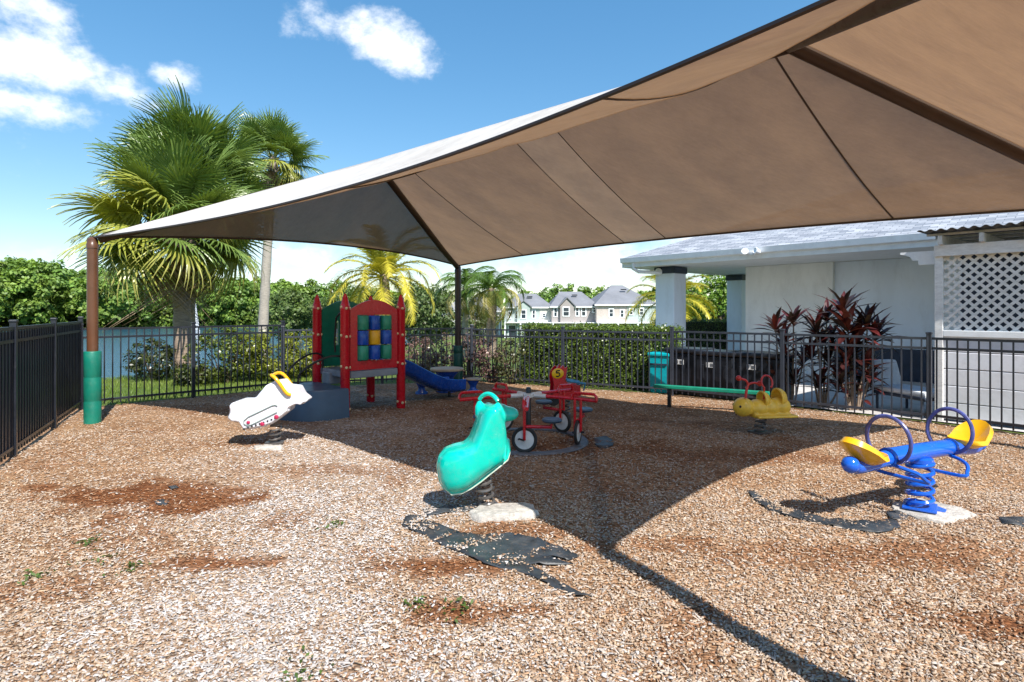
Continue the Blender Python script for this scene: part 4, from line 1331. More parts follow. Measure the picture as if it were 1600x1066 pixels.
# far wood over the lake and behind the houses: one mass
def far_wood():
    cos, tcs = [], []
    spots = []
    for i in range(150):
        a = RNG.uniform(-1.12, -.36)
        d = RNG.uniform(163, 205)
        spots.append((d * a / math.hypot(1, a) * 1.15, d / math.hypot(1, a) * 1.02, 1))
    for u in np.linspace(-60, 720, 70):
        y = RNG.uniform(160, 185); spots.append(((u - 800) / 900 * y, y, 1))
    for u in np.linspace(640, 1500, 52):
        y = RNG.uniform(140, 185); spots.append(((u - 800) / 900 * y, y, 0))
    for (x, y, kind) in spots:
        u = 800 + 900 * x / y
        zt = np.interp(u, [-400, 0, 60, 130, 210, 420, 470, 520, 620, 760, 850, 900, 960, 1100, 1500], [404, 402, 400, 414, 425, 436, 430, 440, 452, 455, 452, 446, 446, 456, 440])
        top = CAM_H + (485 - zt - RNG.uniform(-3, 16)) / 900 * y
        # nearer ones lower in front
        base = -2.2
        r_ = RNG.uniform(4.2, 7.5); hz_ = max(3.0, (top - base) * .5)
        p, nr, k = clump_points(34, 34, (r_, r_ * .8, hz_), 1.5, .55)
        p = p + np.array([x, y, top - hz_])
        ok = p[:, 2] > -3; p, nr, k = p[ok], nr[ok], k[ok]
        n = len(p); t = RNG.random((n, 1)); hue = RNG.random()
        c1 = np.array([.11, .20, .035]) * (1 - hue) + np.array([.20, .29, .05]) * hue
        tint = (c1 * (1 - t) + c1 * 1.45 * t) * k[:, None]
        co, tc = leaves_np(p, nr + RNG.normal(0, .5, (n, 3)), RNG.uniform(.7, 1.3, n) * .95, RNG.uniform(.6, 1.2, n) * .75, tint)
        cos.append(co); tcs.append(tc)
    # low understorey along the waterline
    n = 26000
    u = RNG.uniform(-300, 720, n); y = RNG.uniform(153, 162, n); x = (u - 800) / 900 * y
    z = -2.8 + RNG.random(n) ** 1.4 * 6.5 * (0.7 + .5 * vnoise(x, y * 0, .12, 3))
    t = RNG.random((n, 1))
    tint = (np.array([.07, .14, .02]) * (1 - t) + np.array([.17, .24, .035]) * t) * (.7 + .6 * vnoise(x, z, .35, 6))[:, None]
    co, tc = leaves_np(np.c_[x, y, z], np.tile([0.2, -1, .6], (n, 1)) + RNG.normal(0, .5, (n, 3)), RNG.uniform(.7, 1.5, n) * .9, RNG.uniform(.5, 1.2, n) * .7, tint)
    cos.append(co); tcs.append(tc)
    o = link('far_wood', np_mesh('far_wood', np.concatenate(cos), 4, M['leaf'], np.concatenate(tcs)))
    tag(o, 'dense green wood along the far shore and behind the houses', 'wood', kind='stuff')


far_wood()

OAK = ((.085, .145, .035), (.16, .225, .055))
tree('rounded grey-green oak behind the red playhouse, right of its roof', (*at(662, 500, 46)[:2], -2.6), 6.4, (3.0, 2.6, 2.5), (.075, .12, .035), (.14, .19, .06), 170, 46, .55, .26, .16)
tree('dark green tree behind the yellow palm and green panel', (*at(560, 500, 62)[:2], -3.1), 7.6, (4.6, 3.5, 3.0), *OAK, 170, 46, .7, .34, .22)
tree('bushy green tree between the pale palm trunk and the playhouse', (*at(450, 500, 70)[:2], -3.1), 7.2, (5.0, 3.5, 3.0), *OAK, 170, 46, .7, .36, .22)
tree('small feathery tree before the far left house', (*at(742, 500, 55)[:2], -3.0), 5.0, (2.6, 2.0, 1.7), (.08, .12, .03), (.16, .19, .06), 110, 40, .45, .24, .14)
tree('bright green tree seen through the porch behind the yellow palm', (*at(1125, 480, 30)[:2], -1.2), 4.9, (1.9, 1.7, 1.9), (.09, .19, .015), (.20, .32, .03), 150, 46, .42, .18, .11)


# palm fronds
def fan_frond(seed, L=1.0, droop=.5, nseg=30):
    rnd = random.Random(seed)
    mb = MB()
    pet = .85 * L
    pts = [Vector((pet * t, 0, .10 * math.sin(t * 2) - .10 * t * t)) for t in np.linspace(0, 1, 5)]
    mb.tube(pts, [.020, .017, .015, .013, .010], 5)
    hub = pts[-1]
    for i in range(nseg):
        a = -2.25 + 4.5 * i / (nseg - 1) + rnd.uniform(-.03, .03)
        l = L * (.95 - .16 * abs(a) / 2.25 + rnd.uniform(-.08, .06))
        d = Vector((math.cos(a), math.sin(a), .0))
        side = Vector((-math.sin(a), math.cos(a), 0))
        fold = .25 * math.cos(a * .7)
        w = .032 * L; prev = None
        dr = droop * rnd.uniform(.8, 1.5) * (1 + .3 * abs(a))
        for k, t in enumerate((0.03, .35, .62, .84, 1.0)):
            p = hub + d * l * t * (1 - .25 * dr * t * t) + Vector((0, 0, fold * .35 * math.sin(t * 2.2) * L - dr * t ** 2.4 * L * .75))
            ww = w * (0.35 + 1.5 * t if t < .4 else (1.0 - t) * 1.5 + .04)
            q = [p - side * ww, p + Vector((0, 0, .012)), p + side * ww]
            if prev is not None:
                o = len(mb.v); mb.v += [tuple(x) for x in prev + q]
                mb.f += [(o, o + 3, o + 4, o + 1), (o + 1, o + 4, o + 5, o + 2)]
            prev = q
    return mb


def feather_frond(seed, L=2.0, arch=.9, nleaf=44, leafL=.42, droop=.45, vee=.5):
    rnd = random.Random(seed)
    mb = MB()
    N = 14
    pts, tan = [], []
    ang = .55; p = Vector((0, 0, 0))
    for i in range(N + 1):
        pts.append(p.copy()); tan.append(Vector((math.cos(ang), 0, math.sin(ang))))
        p = p + tan[-1] * (L / N); ang -= arch * 1.9 / N * (0.5 + i / N)
    mb.tube(pts, [.022 * (1 - .85 * i / N) + .003 for i in range(N + 1)], 5)
    for i in range(nleaf):
        t = .10 + .90 * i / (nleaf - 1)
        f = t * N; k = min(int(f), N - 1); q = pts[k].lerp(pts[k + 1], f - k); tg = tan[k]
        up = Vector((-tg.z, 0, tg.x))
        for s in (-1, 1):
            l = leafL * (math.sin(math.pi * (.12 + .83 * t)) ** .7) * rnd.uniform(.85, 1.12)
            d = (tg * (.55 + .35 * t) + Vector((0, s, 0)) * 1.0 + up * vee * rnd.uniform(.4, 1.2)).normalized()
            prev = None
            for tt in (0, .4, .75, 1.0):
                pp = q + d * l * tt + Vector((0, 0, -droop * l * tt * tt * rnd.uniform(.8, 1.2)))
                ww = .017 * (1 - tt * .85) * (L / 2 + .3)
                sd = (tg * .9 + up * .3).normalized() * ww
                qq = [pp - sd, pp + sd]
                if prev:
                    o = len(mb.v); mb.v += [tuple(x) for x in prev + qq]; mb.f += [(o, o + 1, o + 3, o + 2)]
                prev = qq
    return mb


def tinted(mb, name, col, tip, mat=None, r0=0.0, r1=1.0):
    """colour runs from col near the base of the frond to tip at the ends of the leaflets"""
    me = bpy.data.meshes.new(name); me.from_pydata(mb.v, [], mb.f)
    v = np.array(mb.v); d = np.linalg.norm(v, axis=1); t = np.clip((d - d.max() * r0) / (d.max() * (r1 - r0)), 0, 1)[:, None]
    c = np.array(col) * (1 - t) + np.array(tip) * t
    c = c * RNG.uniform(.8, 1.2, (len(v), 1))
    a = me.color_attributes.new('tint', 'FLOAT_COLOR', 'POINT')
    a.data.foreach_set('color', np.c_[c, np.ones(len(v))].astype(np.float32).ravel())
    me.materials.append(mat or M['leaf_gloss'])
    return me


FAN_G = [tinted(fan_frond(i, 1.05, .10 + .07 * i, 36), 'frond', (.20, .26, .06), (.155, .24, .055)) for i in range(3)]
FAN_Y = [tinted(fan_frond(10 + i, 1.05, .24 + .12 * i, 36), 'frond', (.36, .36, .045), (.31, .33, .06)) for i in range(3)]
FAN_P = [tinted(fan_frond(20 + i, 1.0, .5 + .2 * i, 34), 'frond', (.32, .34, .05), (.44, .40, .12), None, .6) for i in range(2)]
FAN_B = [tinted(fan_frond(30 + i, .85, 1.4), 'dead_frond', (.22, .13, .07), (.34, .24, .15)) for i in range(2)]


def sabal(label, base, zc, R_, n=58, trunk=.2, lean=(0, 0), pale=False, seed=1, yellow=.35):
    rnd = random.Random(seed)
    t = thing('fan_palm', label, 'palm tree', base)
    zc = zc - base[2]
    tr = MB(); N = 22; pts, rs = [], []
    for i in range(N + 1):
        q = i / N
        pts.append((lean[0] * q ** 1.3, lean[1] * q ** 1.3, -.2 + (zc + .2) * q)); rs.append(trunk * (1.2 - .3 * q + .5 * max(0, .10 - q) * 4) * (1 + .05 * math.sin(i * 2.3) + .03 * (i % 2)))
    tr.tube(pts, rs, 14)
    tk = tr.build('trunk', M['bark_pale'] if pale else M['bark_palm'], t, True)
    bo = MB()   # old leaf bases under the crown
    for i in range(46):
        a = i * 2.4; q = .78 + .2 * (i / 46); z = zc * q
        x0, y0 = lean[0] * q ** 1.3, lean[1] * q ** 1.3
        r1 = trunk * 1.0
        bo.tube([(x0 + r1 * .8 * math.cos(a), y0 + r1 * .8 * math.sin(a), z - .05), (x0 + r1 * 1.5 * math.cos(a), y0 + r1 * 1.5 * math.sin(a), z + .14), (x0 + r1 * 1.9 * math.cos(a), y0 + r1 * 1.9 * math.sin(a), z + .26)], [.05, .035, .012], 5)
    bo.build('leaf_bases', M['bark_palm'], tk)
    for i in range(n):
        q = (i + .5) / n
        el = R(88) - q ** .85 * R(138) + rnd.uniform(-.2, .2)
        az = i * 2.39996 + rnd.uniform(-.2, .2)
        if q > .95 or rnd.random() < .02: me = rnd.choice(FAN_B)
        elif q > .82: me = rnd.choice(FAN_P)
        elif q > 1 - yellow - .2 and rnd.random() < .75: me = rnd.choice(FAN_Y)
        else: me = rnd.choice(FAN_G)
        o = link('frond', me, t)
        s = R_ / 1.75 * rnd.uniform(.85, 1.12)
        o.scale = (s, s, s)
        o.location = (lean[0] + .12 * math.cos(az), lean[1] + .12 * math.sin(az), zc + .05 - .30 * q)
        o.rotation_euler = (rnd.uniform(-.7, .7), -el, az)
    return t


g1 = at(287, 587, 13.6)
sabal('short fan palm with yellow-tipped hanging fronds behind the dark fence at left', (g1.x, g1.y, -.05), 3.62, 2.1, 60, .175, (-.15, .1), False, 3, .5)
g2 = at(292, 560, 15.2)
sabal('tall dense fan palm rising above the shorter yellow-tipped one', (g2.x, g2.y, -.1), 5.1, 2.0, 64, .15, (.15, 0), False, 4, .10)
g3 = at(408, 540, 26)
sabal('distant fan palm with slim pale trunk right of the two big ones', (g3.x, g3.y, -1.6), 8.5, 2.0, 46, .19, (.55, 0), True, 5, .15)

YEL = [tinted(feather_frond(40 + i, 2.0, 1.0 + .15 * i, 50, .40, .4), 'frond', (.36, .34, .03), (.60, .52, .06)) for i in range(3)]
YGR = [tinted(feather_frond(50 + i, 2.0, .8 + .15 * i, 50, .40, .4), 'frond', (.26, .27, .03), (.40, .38, .05)) for i in range(2)]
GRN = [tinted(feather_frond(60 + i, 1.9, 1.1 + .2 * i, 46, .50, .8, .35), 'frond', (.075, .14, .022), (.11, .19, .03)) for i in range(3)]
OLV = [tinted(feather_frond(70 + i, 1.9, 1.6, 40, .45, 1.1, .3), 'frond', (.26, .26, .05), (.36, .30, .10)) for i in range(2)]


def feather(label, base, zc, Rr, n, trunk, kinds, seed, up=R(78), down=R(105), pale=False, shaft=False, name='feather_palm'):
    rnd = random.Random(seed)
    t = thing(name, label, 'palm tree', base)
    h = zc - base[2]
    tr = MB(); N = 20
    tr.tube([(.04 * math.sin(i * .5), 0, -.2 + (h + .2) * i / N) for i in range(N + 1)], [trunk * (1.25 - .35 * i / N) * (1 + .04 * (i % 2)) for i in range(N + 1)], 12)
    tk = tr.build('trunk', M['bark_pale'] if pale else M['bark_palm'], t, True)
    if shaft:
        MB().lathe([(trunk * .9, h - .75), (trunk * 1.25, h - .6), (trunk * 1.05, h - .2), (trunk * .6, h + .1)], 12).build('crown_shaft', M['shaft'], tk, True)
    for i in range(n):
        q = (i + .5) / n
        el = up - q * down + rnd.uniform(-.12, .12)
        az = i * 2.39996 + rnd.uniform(-.2, .2)
        o = link('frond', rnd.choice(kinds[min(len(kinds) - 1, int(q * len(kinds)))]), t)
        s = Rr / 1.7 * rnd.uniform(.88, 1.1)
        o.scale = (s, s, s); o.location = (.05 * math.cos(az), .05 * math.sin(az), h - .12 * q)
        o.rotation_euler = (rnd.uniform(-.25, .25), -el + .45, az)


M['shaft'] = paint('green_crown_shaft', (.18, .22, .05), .4, .2)
g4 = at(600, 540, 19)
feather('yellow feathery palm above the red playhouse', (g4.x, g4.y, -.4), 2.75, 1.95, 30, .17, (YGR, YEL, YEL), 6)
g5 = at(768, 540, 23)
feather('green palm with drooping feather fronds right of the rear canopy post', (g5.x, g5.y, -.7), 2.45, 1.6, 20, .17, (GRN, GRN, OLV), 7, shaft=True)
g6 = at(728, 540, 24)
feather('slim green palm behind the rear canopy post', (g6.x, g6.y, -.75), 2.6, 1.5, 16, .12, (GRN, GRN, OLV), 8, pale=True, shaft=True)
g7 = at(1048, 540, 26)
feather('yellow palm mostly hidden behind the clubhouse column', (g7.x, g7.y, -1.0), 2.1, 2.0, 26, .17, (YGR, YEL, YEL), 9)


# hedges and shrubs
def hedge(label, A, B, depth, H, col, col2, per_m2=1700, L=.045, name='clipped_hedge'):
    d = B - A; ln = d.length; ang = math.atan2(d.y, d.x)
    t = thing(name, label, 'hedge', (A.x, A.y, 0), ang)
    MB().box((ln / 2, depth / 2, H / 2 - .05), (ln - .16, depth - .16, H - .02)).build('dark_core', M['hedge_core'], t)  # solid dark core, keeps the hedge from being see-through
    pts, nr = [], []
    for (n, f) in ((int(ln * H * per_m2), 'f'), (int(ln * depth * per_m2), 't'), (int(depth * H * per_m2), 'l'), (int(depth * H * per_m2), 'r')):
        u = RNG.random(n); v = RNG.random(n); k = RNG.normal(0, .035, n) - np.abs(RNG.normal(0, .03, n))
        if f == 'f': p = np.c_[u * ln, -k, v * H]; q = (0, -1, .35)
        elif f == 't': p = np.c_[u * ln, v * depth, H + k]; q = (0, -.1, 1)
        elif f == 'l': p = np.c_[-k, u * depth, v * H]; q = (-1, 0, .35)
        else: p = np.c_[ln + k, u * depth, v * H]; q = (1, 0, .35)
        bump = (vnoise(p[:, 0] + p[:, 1], p[:, 2], 4.0, 3) - .5) * .10
        p += bump[:, None] * np.array(q)
        pts.append(p); nr.append(np.tile(q, (n, 1)))
    p, nr = np.concatenate(pts), np.concatenate(nr)
    n = len(p); t_ = RNG.random((n, 1))
    cl_ = .65 + .7 * vnoise(p[:, 0] * 1.0, p[:, 2] + p[:, 1], 5.0, 7)
    tint = (np.array(col) * (1 - t_) + np.array(col2) * t_) * cl_[:, None]
    co, tc = leaves_np(p, nr + RNG.normal(0, .55, (n, 3)), RNG.uniform(.7, 1.4, n) * L, RNG.uniform(.7, 1.3, n) * L * .6, tint)
    link('foliage', np_mesh('foliage', co, 4, M['leaf_gloss'], tc), t)
    return t


M['hedge_core'] = paint('hedge_core_dark', (.012, .016, .006), .9, .4, 20)
hA, hB = V2(FD1).lerp(V2(FD2), .19) + Vector((.33, .52, 0)), V2(FD1).lerp(V2(FD2), .955) + Vector((.33, .52, 0))
hedge('long clipped green hedge behind the blue-grey fence', hA, hB, 1.0, 1.22, (.06, .11, .012), (.15, .21, .03))
hC = at(1072, 600, 15.5); hD = at(1170, 600, 15.5)
hedge('short clipped hedge seen under the clubhouse porch', V2(hC) + Vector((0, 3.2, 0)), V2(hD) + Vector((1.0, 3.0, 0)), .8, 1.25, (.05, .09, .012), (.12, .17, .03), 900)


def shrub(label, base, radii, col, col2, n_clump=46, per=42, cr=.16, L=.07, W=.04, name='shrub', group=None):
    t = thing(name, label, 'shrub', base, random.uniform(0, 6), group)
    st = MB()
    for i in range(7):
        a = i * .9 + random.random(); k = random.uniform(.4, .8)
        st.tube([(.05 * math.cos(a), .05 * math.sin(a), -.05), (radii[0] * k * .5 * math.cos(a), radii[1] * k * .5 * math.sin(a), radii[2] * .8), (radii[0] * k * math.cos(a), radii[1] * k * math.sin(a), radii[2] * 1.5)], [.018, .012, .005], 5)
    st.build('stems', M['bark'], t)
    o = link('foliage', crown_mesh('foliage', radii, n_clump, per, cr, L, W, col, col2, M['leaf_gloss']), t)
    o.location = (0, 0, radii[2])


q = at(240, 600, 13.2); shrub('dark rounded bush at the foot of the short fan palm', (q.x, q.y, -.05), (.62, .5, .48), (.03, .045, .012), (.07, .08, .02), 60)
q = at(303, 610, 12.3); shrub('low dark shrub right of the fan palm trunk', (q.x, q.y, -.05), (.40, .35, .25), (.035, .05, .012), (.09, .11, .02))
for k, (u, y, lab, c1, c2, rz) in enumerate(((352, 12.7, 'leafy shrub behind the dark fence, first right of the fan palm', (.05, .075, .012), (.15, .19, .02), .62),
                                         (392, 13.6, 'yellow-green shrub at the foot of the pale palm trunk', (.12, .15, .015), (.28, .30, .03), .60),
                                         (432, 13.2, 'yellow-green shrub behind the fence corner post', (.10, .13, .015), (.26, .28, .03), .58),
                                         (475, 14.0, 'yellow-green shrub behind the left playhouse post', (.12, .15, .015), (.28, .30, .03), .6),
                                         (520, 14.6, 'green shrub hidden mostly behind the playhouse', (.08, .12, .015), (.2, .23, .03), .55))):
    q = at(u, 600, y); shrub(lab, (q.x, q.y, -.05), (.75, .55, rz), c1, c2, 64, 44, .17)
PUR = ((.12, .06, .06), (.30, .19, .16))
for k, (u, lab) in enumerate(((655, 'purple-leaved shrub behind the fence above the slide'), (690, 'purple-leaved shrub behind the play table'), (730, 'purple-leaved shrub just right of the rear canopy post'),
                              (768, 'brownish shrub behind the fence left of the long hedge'), (800, 'brownish shrub touching the left end of the long hedge'))):
    q = at(u, 600, 13.9 - .012 * (u - 655)); shrub(lab, (q.x, q.y + .15, -.02), (.46, .42, .52), *(PUR if k < 4 else ((.05, .06, .02), (.13, .13, .05))), 40, 40, .14, .055, .035)


# cordyline (dark red ti plants)
def cordyline(label, base, heads, seed):
    rnd = random.Random(seed)
    t = thing('ti_plant', label, 'plant', base)
    for (dx, dy, hz_, size) in heads:
        s = MB().tube([(dx * .3, dy * .3, -.05), (dx * .7 + rnd.uniform(-.04, .04), dy * .7, hz_ * .5), (dx, dy, hz_)], [.020, .016, .012], 6).build('stem', M['bark_palm'], t, True)
        for i in range(int(19 * min(1.4, size))):
            q = i / 19
            az = i * 2.4 + rnd.uniform(-.3, .3); el = R(82) - q * R(85) + rnd.uniform(-.2, .2)
            L = .42 * size * rnd.uniform(.8, 1.2); w = .044 * size
            mb = MB(); prev = None
            for tt, ww in ((0, .25), (.2, .55), (.45, 1.0), (.72, .8), (1.0, .03)):
                p = Vector((L * tt, 0, -.30 * L * tt ** 2.2))
                qd = [p + Vector((0, -w * ww, .012 * ww)), p, p + Vector((0, w * ww, .012 * ww))]
                if prev:
                    o = len(mb.v); mb.v += [tuple(x) for x in prev + qd]; mb.f += [(o, o + 3, o + 4, o + 1), (o + 1, o + 4, o + 5, o + 2)]
                prev = qd
            k = rnd.random()
            c1 = (.065 + .10 * k * k, .018 + .010 * k, .018 + .008 * k) if rnd.random() < .6 else (.045, .028, .024)
            o = link('leaf', tinted(mb, 'leaf', c1, tuple(x * .8 for x in c1)), s)
            o.location = (dx, dy, hz_ - .10 * q); o.rotation_euler = (rnd.uniform(-.3, .3), -el, az)


def heads_from(pxs, y, base):
    r_ = []
    for (u, v, s) in pxs:
        p = at(u, v, y + random.uniform(-.12, .12)); r_.append((p.x - base.x, p.y - base.y, max(.12, p.z - .08), s))
    return r_


b1 = Vector((*at(1235, 600, 9.75)[:2], 0)); cordyline('dark red ti plant, leftmost against the off-white wall', b1, heads_from(((1212, 505, .95), (1240, 495, .9), (1225, 545, .9), (1255, 560, .9), (1210, 580, .8), (1240, 590, .8), (1222, 525, .9)), 9.75, b1), 1)
b2 = Vector((*at(1285, 600, 9.45)[:2], 0)); cordyline('dark ti plant in the middle of the row behind the fence', b2, heads_from(((1275, 510, .95), (1292, 490, .9), (1268, 550, .9), (1295, 560, .95), (1300, 525, .9), (1280, 595, .8), (1310, 600, .8), (1285, 530, .9)), 9.45, b2), 2)
b3 = Vector((*at(1335, 600, 9.15)[:2], 0)); cordyline('tallest dark red ti plant with dense leaf heads, right of the row', b3, heads_from(((1318, 475, 1.05), (1325, 505, 1.2), (1355, 500, 1.0), (1368, 520, 1.0), (1330, 545, 1.25), (1350, 570, 1.1), (1315, 590, .9), (1360, 590, .9), (1340, 520, 1.1), (1345, 610, .9), (1322, 560, 1.0)), 9.15, b3), 3)


# grass tufts between fence and lake bank
def blades():
    n = 34000
    x = RNG.uniform(-13.5, -3.5, n); y = RNG.uniform(8.8, 16.5, n)
    s = (x - FC1.x) * -.70 + (y - FC1.y) * .71
    ok = (s > .12) & (~inside(x, y)); x, y = x[ok], y[ok]; n = len(x)
    z = terrain_h(x, y)
    a = RNG.uniform(0, 6.28, n); h = RNG.uniform(.03, .085, n); w = .006
    dx, dy = np.cos(a) * w, np.sin(a) * w; lx, ly = RNG.normal(0, .02, n), RNG.normal(0, .02, n)
    co = np.stack([np.c_[x - dx, y - dy, z], np.c_[x + dx, y + dy, z], np.c_[x + lx, y + ly, z + h]], 1).reshape(-1, 3)
    t = RNG.random((n, 1)); tint = np.array([.10, .18, .02]) * (1 - t) + np.array([.24, .31, .045]) * t
    o = link('grass', np_mesh('grass', co, 3, M['leaf'], np.repeat(tint, 3, 0)))
    tag(o, 'short bright green grass between the fence and the lake', 'grass', kind='stuff')


blades()

# small weeds in the mulch
for k, (u, v, lab) in enumerate(((162, 877, 'small green weed sprouting at left, largest of its cluster'), (138, 851, 'tiny weed above the left cluster'), (52, 902, 'small weed near the left picture edge'), (206, 890, 'small weed right of the left cluster'),
                                 (525, 823, 'lone bright weed in the pale chips'), (648, 951, 'weed in the reddish chips below the black fabric'), (716, 954, 'tiny weed right of the one below the black fabric'), (471, 1052, 'tiny weed near the bottom edge'))):
    p = G(u, v); t = thing('weed', lab, 'weed', (p.x, p.y, float(mulch_z(np.array([p.x]), np.array([p.y]))[0])))
    m = 26; rad = .045 if k else .065
    c = np.c_[RNG.normal(0, rad, m), RNG.normal(0, rad, m), RNG.uniform(.005, .03, m)]
    co, tc = leaves_np(c, np.tile([0, 0, 1.], (m, 1)) + RNG.normal(0, .5, (m, 3)), .035, .016, np.tile([.09, .15, .03], (m, 1)) * RNG.uniform(.7, 1.3, (m, 1)))
    link('leaves', np_mesh('leaves', co, 4, M['leaf'], tc), t)

# ------------------------------------------------------------------ clubhouse
E0, E1 = Vector((2.94, 15.2, 0)), Vector((7.47, 10.07, 0))
dE = (E1 - E0).normalized(); pE = Vector((-dE.y, dE.x, 0))          # along the eave, and inwards
angE = math.atan2(dE.y, dE.x)
club = thing('clubhouse', 'white clubhouse with grey shingle roof, deep eaves and corner column', 'building', E0, angE)
# local: x along eave to the right/near, y inwards, z up
LEN, EZ = 16.0, 2.70
MB().box((LEN / 2, 3.05, .01), (LEN - 1, 4.5, .06)).build('porch_slab', M['patio'], club)
MB().box((LEN / 2 - .02, 4.0, EZ + .03), (LEN - .1, 7.9, .05)).build('soffit', M['soffit'], club)
MB().box((LEN / 2, .0, EZ + .10), (LEN, .05, .22), bev=.006).build('fascia', M['trim'], club)
gt = MB().prism([(-.0, EZ + .09), (-.13, EZ + .11), (-.15, EZ + .23), (-.13, EZ + .235), (-.10, EZ + .13), (-.026, EZ + .12), (-.0265, EZ + .09)], LEN, Matrix.Translation((LEN / 2, 0, 0)) @ Euler((0, 0, R(90))).to_matrix().to_4x4() @ Matrix.Diagonal((1, 1, 1, 1)))
gt.build('gutter', M['trim'], club)
MB().box((-.02, 4.0, EZ + .10), (.05, 8.0, .22), bev=.006).build('fascia', M['trim'], club)
# roof: hip at the left end
sl = .42; ov = .06; zr = EZ + .225
rf = MB(); W = 8.0; hh = W / 2
A_ = (-ov, -ov, zr); B_ = (LEN, -ov, zr); C_ = (hh, hh, zr + sl * hh); D_ = (LEN, hh, zr + sl * hh); E_ = (-ov, W + ov, zr); F_ = (LEN, W + ov, zr)
roof_me = bpy.data.meshes.new('roof')
roof_me.from_pydata([A_, B_, D_, C_, E_, F_], [], [(0, 1, 2, 3), (4, 0, 3), (5, 4, 3, 2)])
roof_me.materials.append(M['shingle'])
uvl = roof_me.uv_layers.new(name='UVMap')
for poly in roof_me.polygons:
    for li in poly.loop_indices:
        v = roof_me.vertices[roof_me.loops[li].vertex_index].co
        if poly.index == 1: uvl.data[li].uv = (v.y, v.x * 1.085)
        else: uvl.data[li].uv = (v.x, (v.y if poly.index == 0 else W - v.y) * 1.085)
ro = link('roof', roof_me, club)
so = ro.modifiers.new('thickness', 'SOLIDIFY'); so.thickness = .05; so.offset = -1
# walls
WY = 2.25


def loc_of(u, y_local, zpix=None):
    """local x on the plane y_local of the clubhouse for pixel column u"""
    k = (u - 800) / F_PX
    o = E0 + pE * y_local
    # o.x + t dE.x = k (o.y + t dE.y)
    return (k * o.y - o.x) / (dE.x - k * dE.y)


x1, x2 = loc_of(1165, WY), loc_of(1301, WY)
MB().box(((x1 + x2) / 2, WY + .8, EZ / 2), (x2 - x1, 1.6, EZ)).build('wall', M['wall_cream'], club)
x3 = 15.5
MB().box(((x2 + x3) / 2 + .002, WY + .92, EZ / 2), (x3 - x2, 1.6, EZ - .004)).build('wall', M['wall_blue'], club)
MB().box(((x2 + x3) / 2 + .02, WY + .10, .36), (x3 - x2, .06, .74)).build('wainscot', M['navy'], club)
cw = .56
cx_ = loc_of(1048, .85)
col_ = MB().box((cx_, .85 + 0, 1.32), (cw, cw, 2.66), bev=.015).build('column', M['wall_blue'], club)
MB().box((cx_, .85, EZ - .095), (cw + .05, cw + .05, .17), bev=.008).build('column_band', M['navy'], col_)
MB().box((cx_, .85, .30), (cw + .03, cw + .03, .6), bev=.008).build('column_base', M['trim'], col_)
cx2 = loc_of(1153, 5.4)
col2_ = MB().box((cx2, 5.4, 1.32), (.5, .5, 2.66), bev=.015).build('column', M['wall_blue'], club)
MB().box((cx2, 5.4, EZ - .095), (.55, .55, .17), bev=.008).build('column_band', M['navy'], col2_)
# beam over the porch
# downspout elbow and round vent cap at the corner
MB().tube([(.35, -.06, EZ + .10), (.35, -.05, EZ - .05), (.42, .08, EZ - .13), (.75, .40, EZ - .15), (cx_ - .1, .56, EZ - .15)], .045, 10).build('downspout', M['trim'], club, True)
vx = cx_ - .16
MB().lathe([(.10, 0), (.10, .03), (.06, .06), (.02, .065)], 18, Matrix.Translation((vx, .85 - cw / 2 - .02, EZ - .13)) @ Euler((R(90), 0, 0)).to_matrix().to_4x4()).build('wall_lamp', M['trim'], club, True)
# twin floodlight on the fascia
fx = loc_of(1181, 0)
fl_ = MB().box((fx, -.18, EZ + .10), (.10, .06, .10), bev=.01)
for s in (-1, 1):
    mt = Matrix.Translation((fx + s * .13, -.24, EZ + .13)) @ Euler((R(70), 0, R(-25) * s)).to_matrix().to_4x4()
    fl_.lathe([(.03, -.09), (.05, -.05), (.075, .04), (.06, .05), (.03, .03)], 14, mt)
fl_.build('floodlight', M['trim'], club, True, 50)
# outdoor shower pipe in front of the wall
sx = loc_of(1366, WY - .2)
MB().tube([(sx, WY - .2, 0), (sx, WY - .2, 1.52), (sx - .03, WY - .2, 1.60), (sx - .10, WY - .2, 1.60), (sx - .13, WY - .2, 1.55)], .014, 8).build('shower_pipe', M['spring'], club, True)

pt = MB(); P0 = V2(FD2) + Vector((.25, .30, 0)); P1 = V2(FD3) + Vector((.28, .25, 0)); P2 = V2(FD4) + Vector((.3, .2, 0))
pt.add([(p_.x, p_.y, -.012) for p_ in (P0, P1, P2, P2 + Vector((9, 3, 0)), Vector((17, 14, 0)), Vector((10, 21, 0)), Vector((4.6, 18.5, 0)), Vector((3.0, 15.0, 0)))], [tuple(range(8))])
structure(pt.build('patio', M['patio']), 'pale concrete patio between the fence and the clubhouse')
# ------------------------------------------------------------------ pergola with lattice
g0 = Vector((6.16, 8.30, 0))
per = thing('pergola', 'weathered white lattice pergola with corrugated roof at the right edge', 'pergola', g0, angE)
PW, z0l, z1l = 3.2, 1.27, 2.36
MB().box((0, 0, 1.22), (.10, .10, 2.46), bev=.006).build('post', M['lattice'], per)
MB().box((PW, 0, 1.22), (.10, .10, 2.46), bev=.006).build('post', M['lattice'], per)
MB().box((0, 2.0, 1.22), (.10, .10, 2.46), bev=.006).build('post', M['lattice'], per)
MB().box((PW / 2 + .05, -.065, 2.42), (PW + .2, .035, .16), bev=.004).build('beam', M['lattice'], per)
MB().box((PW / 2, -.02, z0l - .03), (PW - .1, .06, .09), bev=.006).build('sill_rail', M['trim'], per)
# scroll-cut beam end reaching left
scr = [(.05, 2.50), (-.50, 2.50), (-.50, 2.47), (-.43, 2.455), (-.37, 2.42), (-.345, 2.37), (-.27, 2.365), (-.265, 2.30), (.05, 2.30)]
MB().prism([(x, z - .06) for x, z in scr], .05, Matrix.Translation((0, .08, 0))).build('beam_end', M['trim'], per)
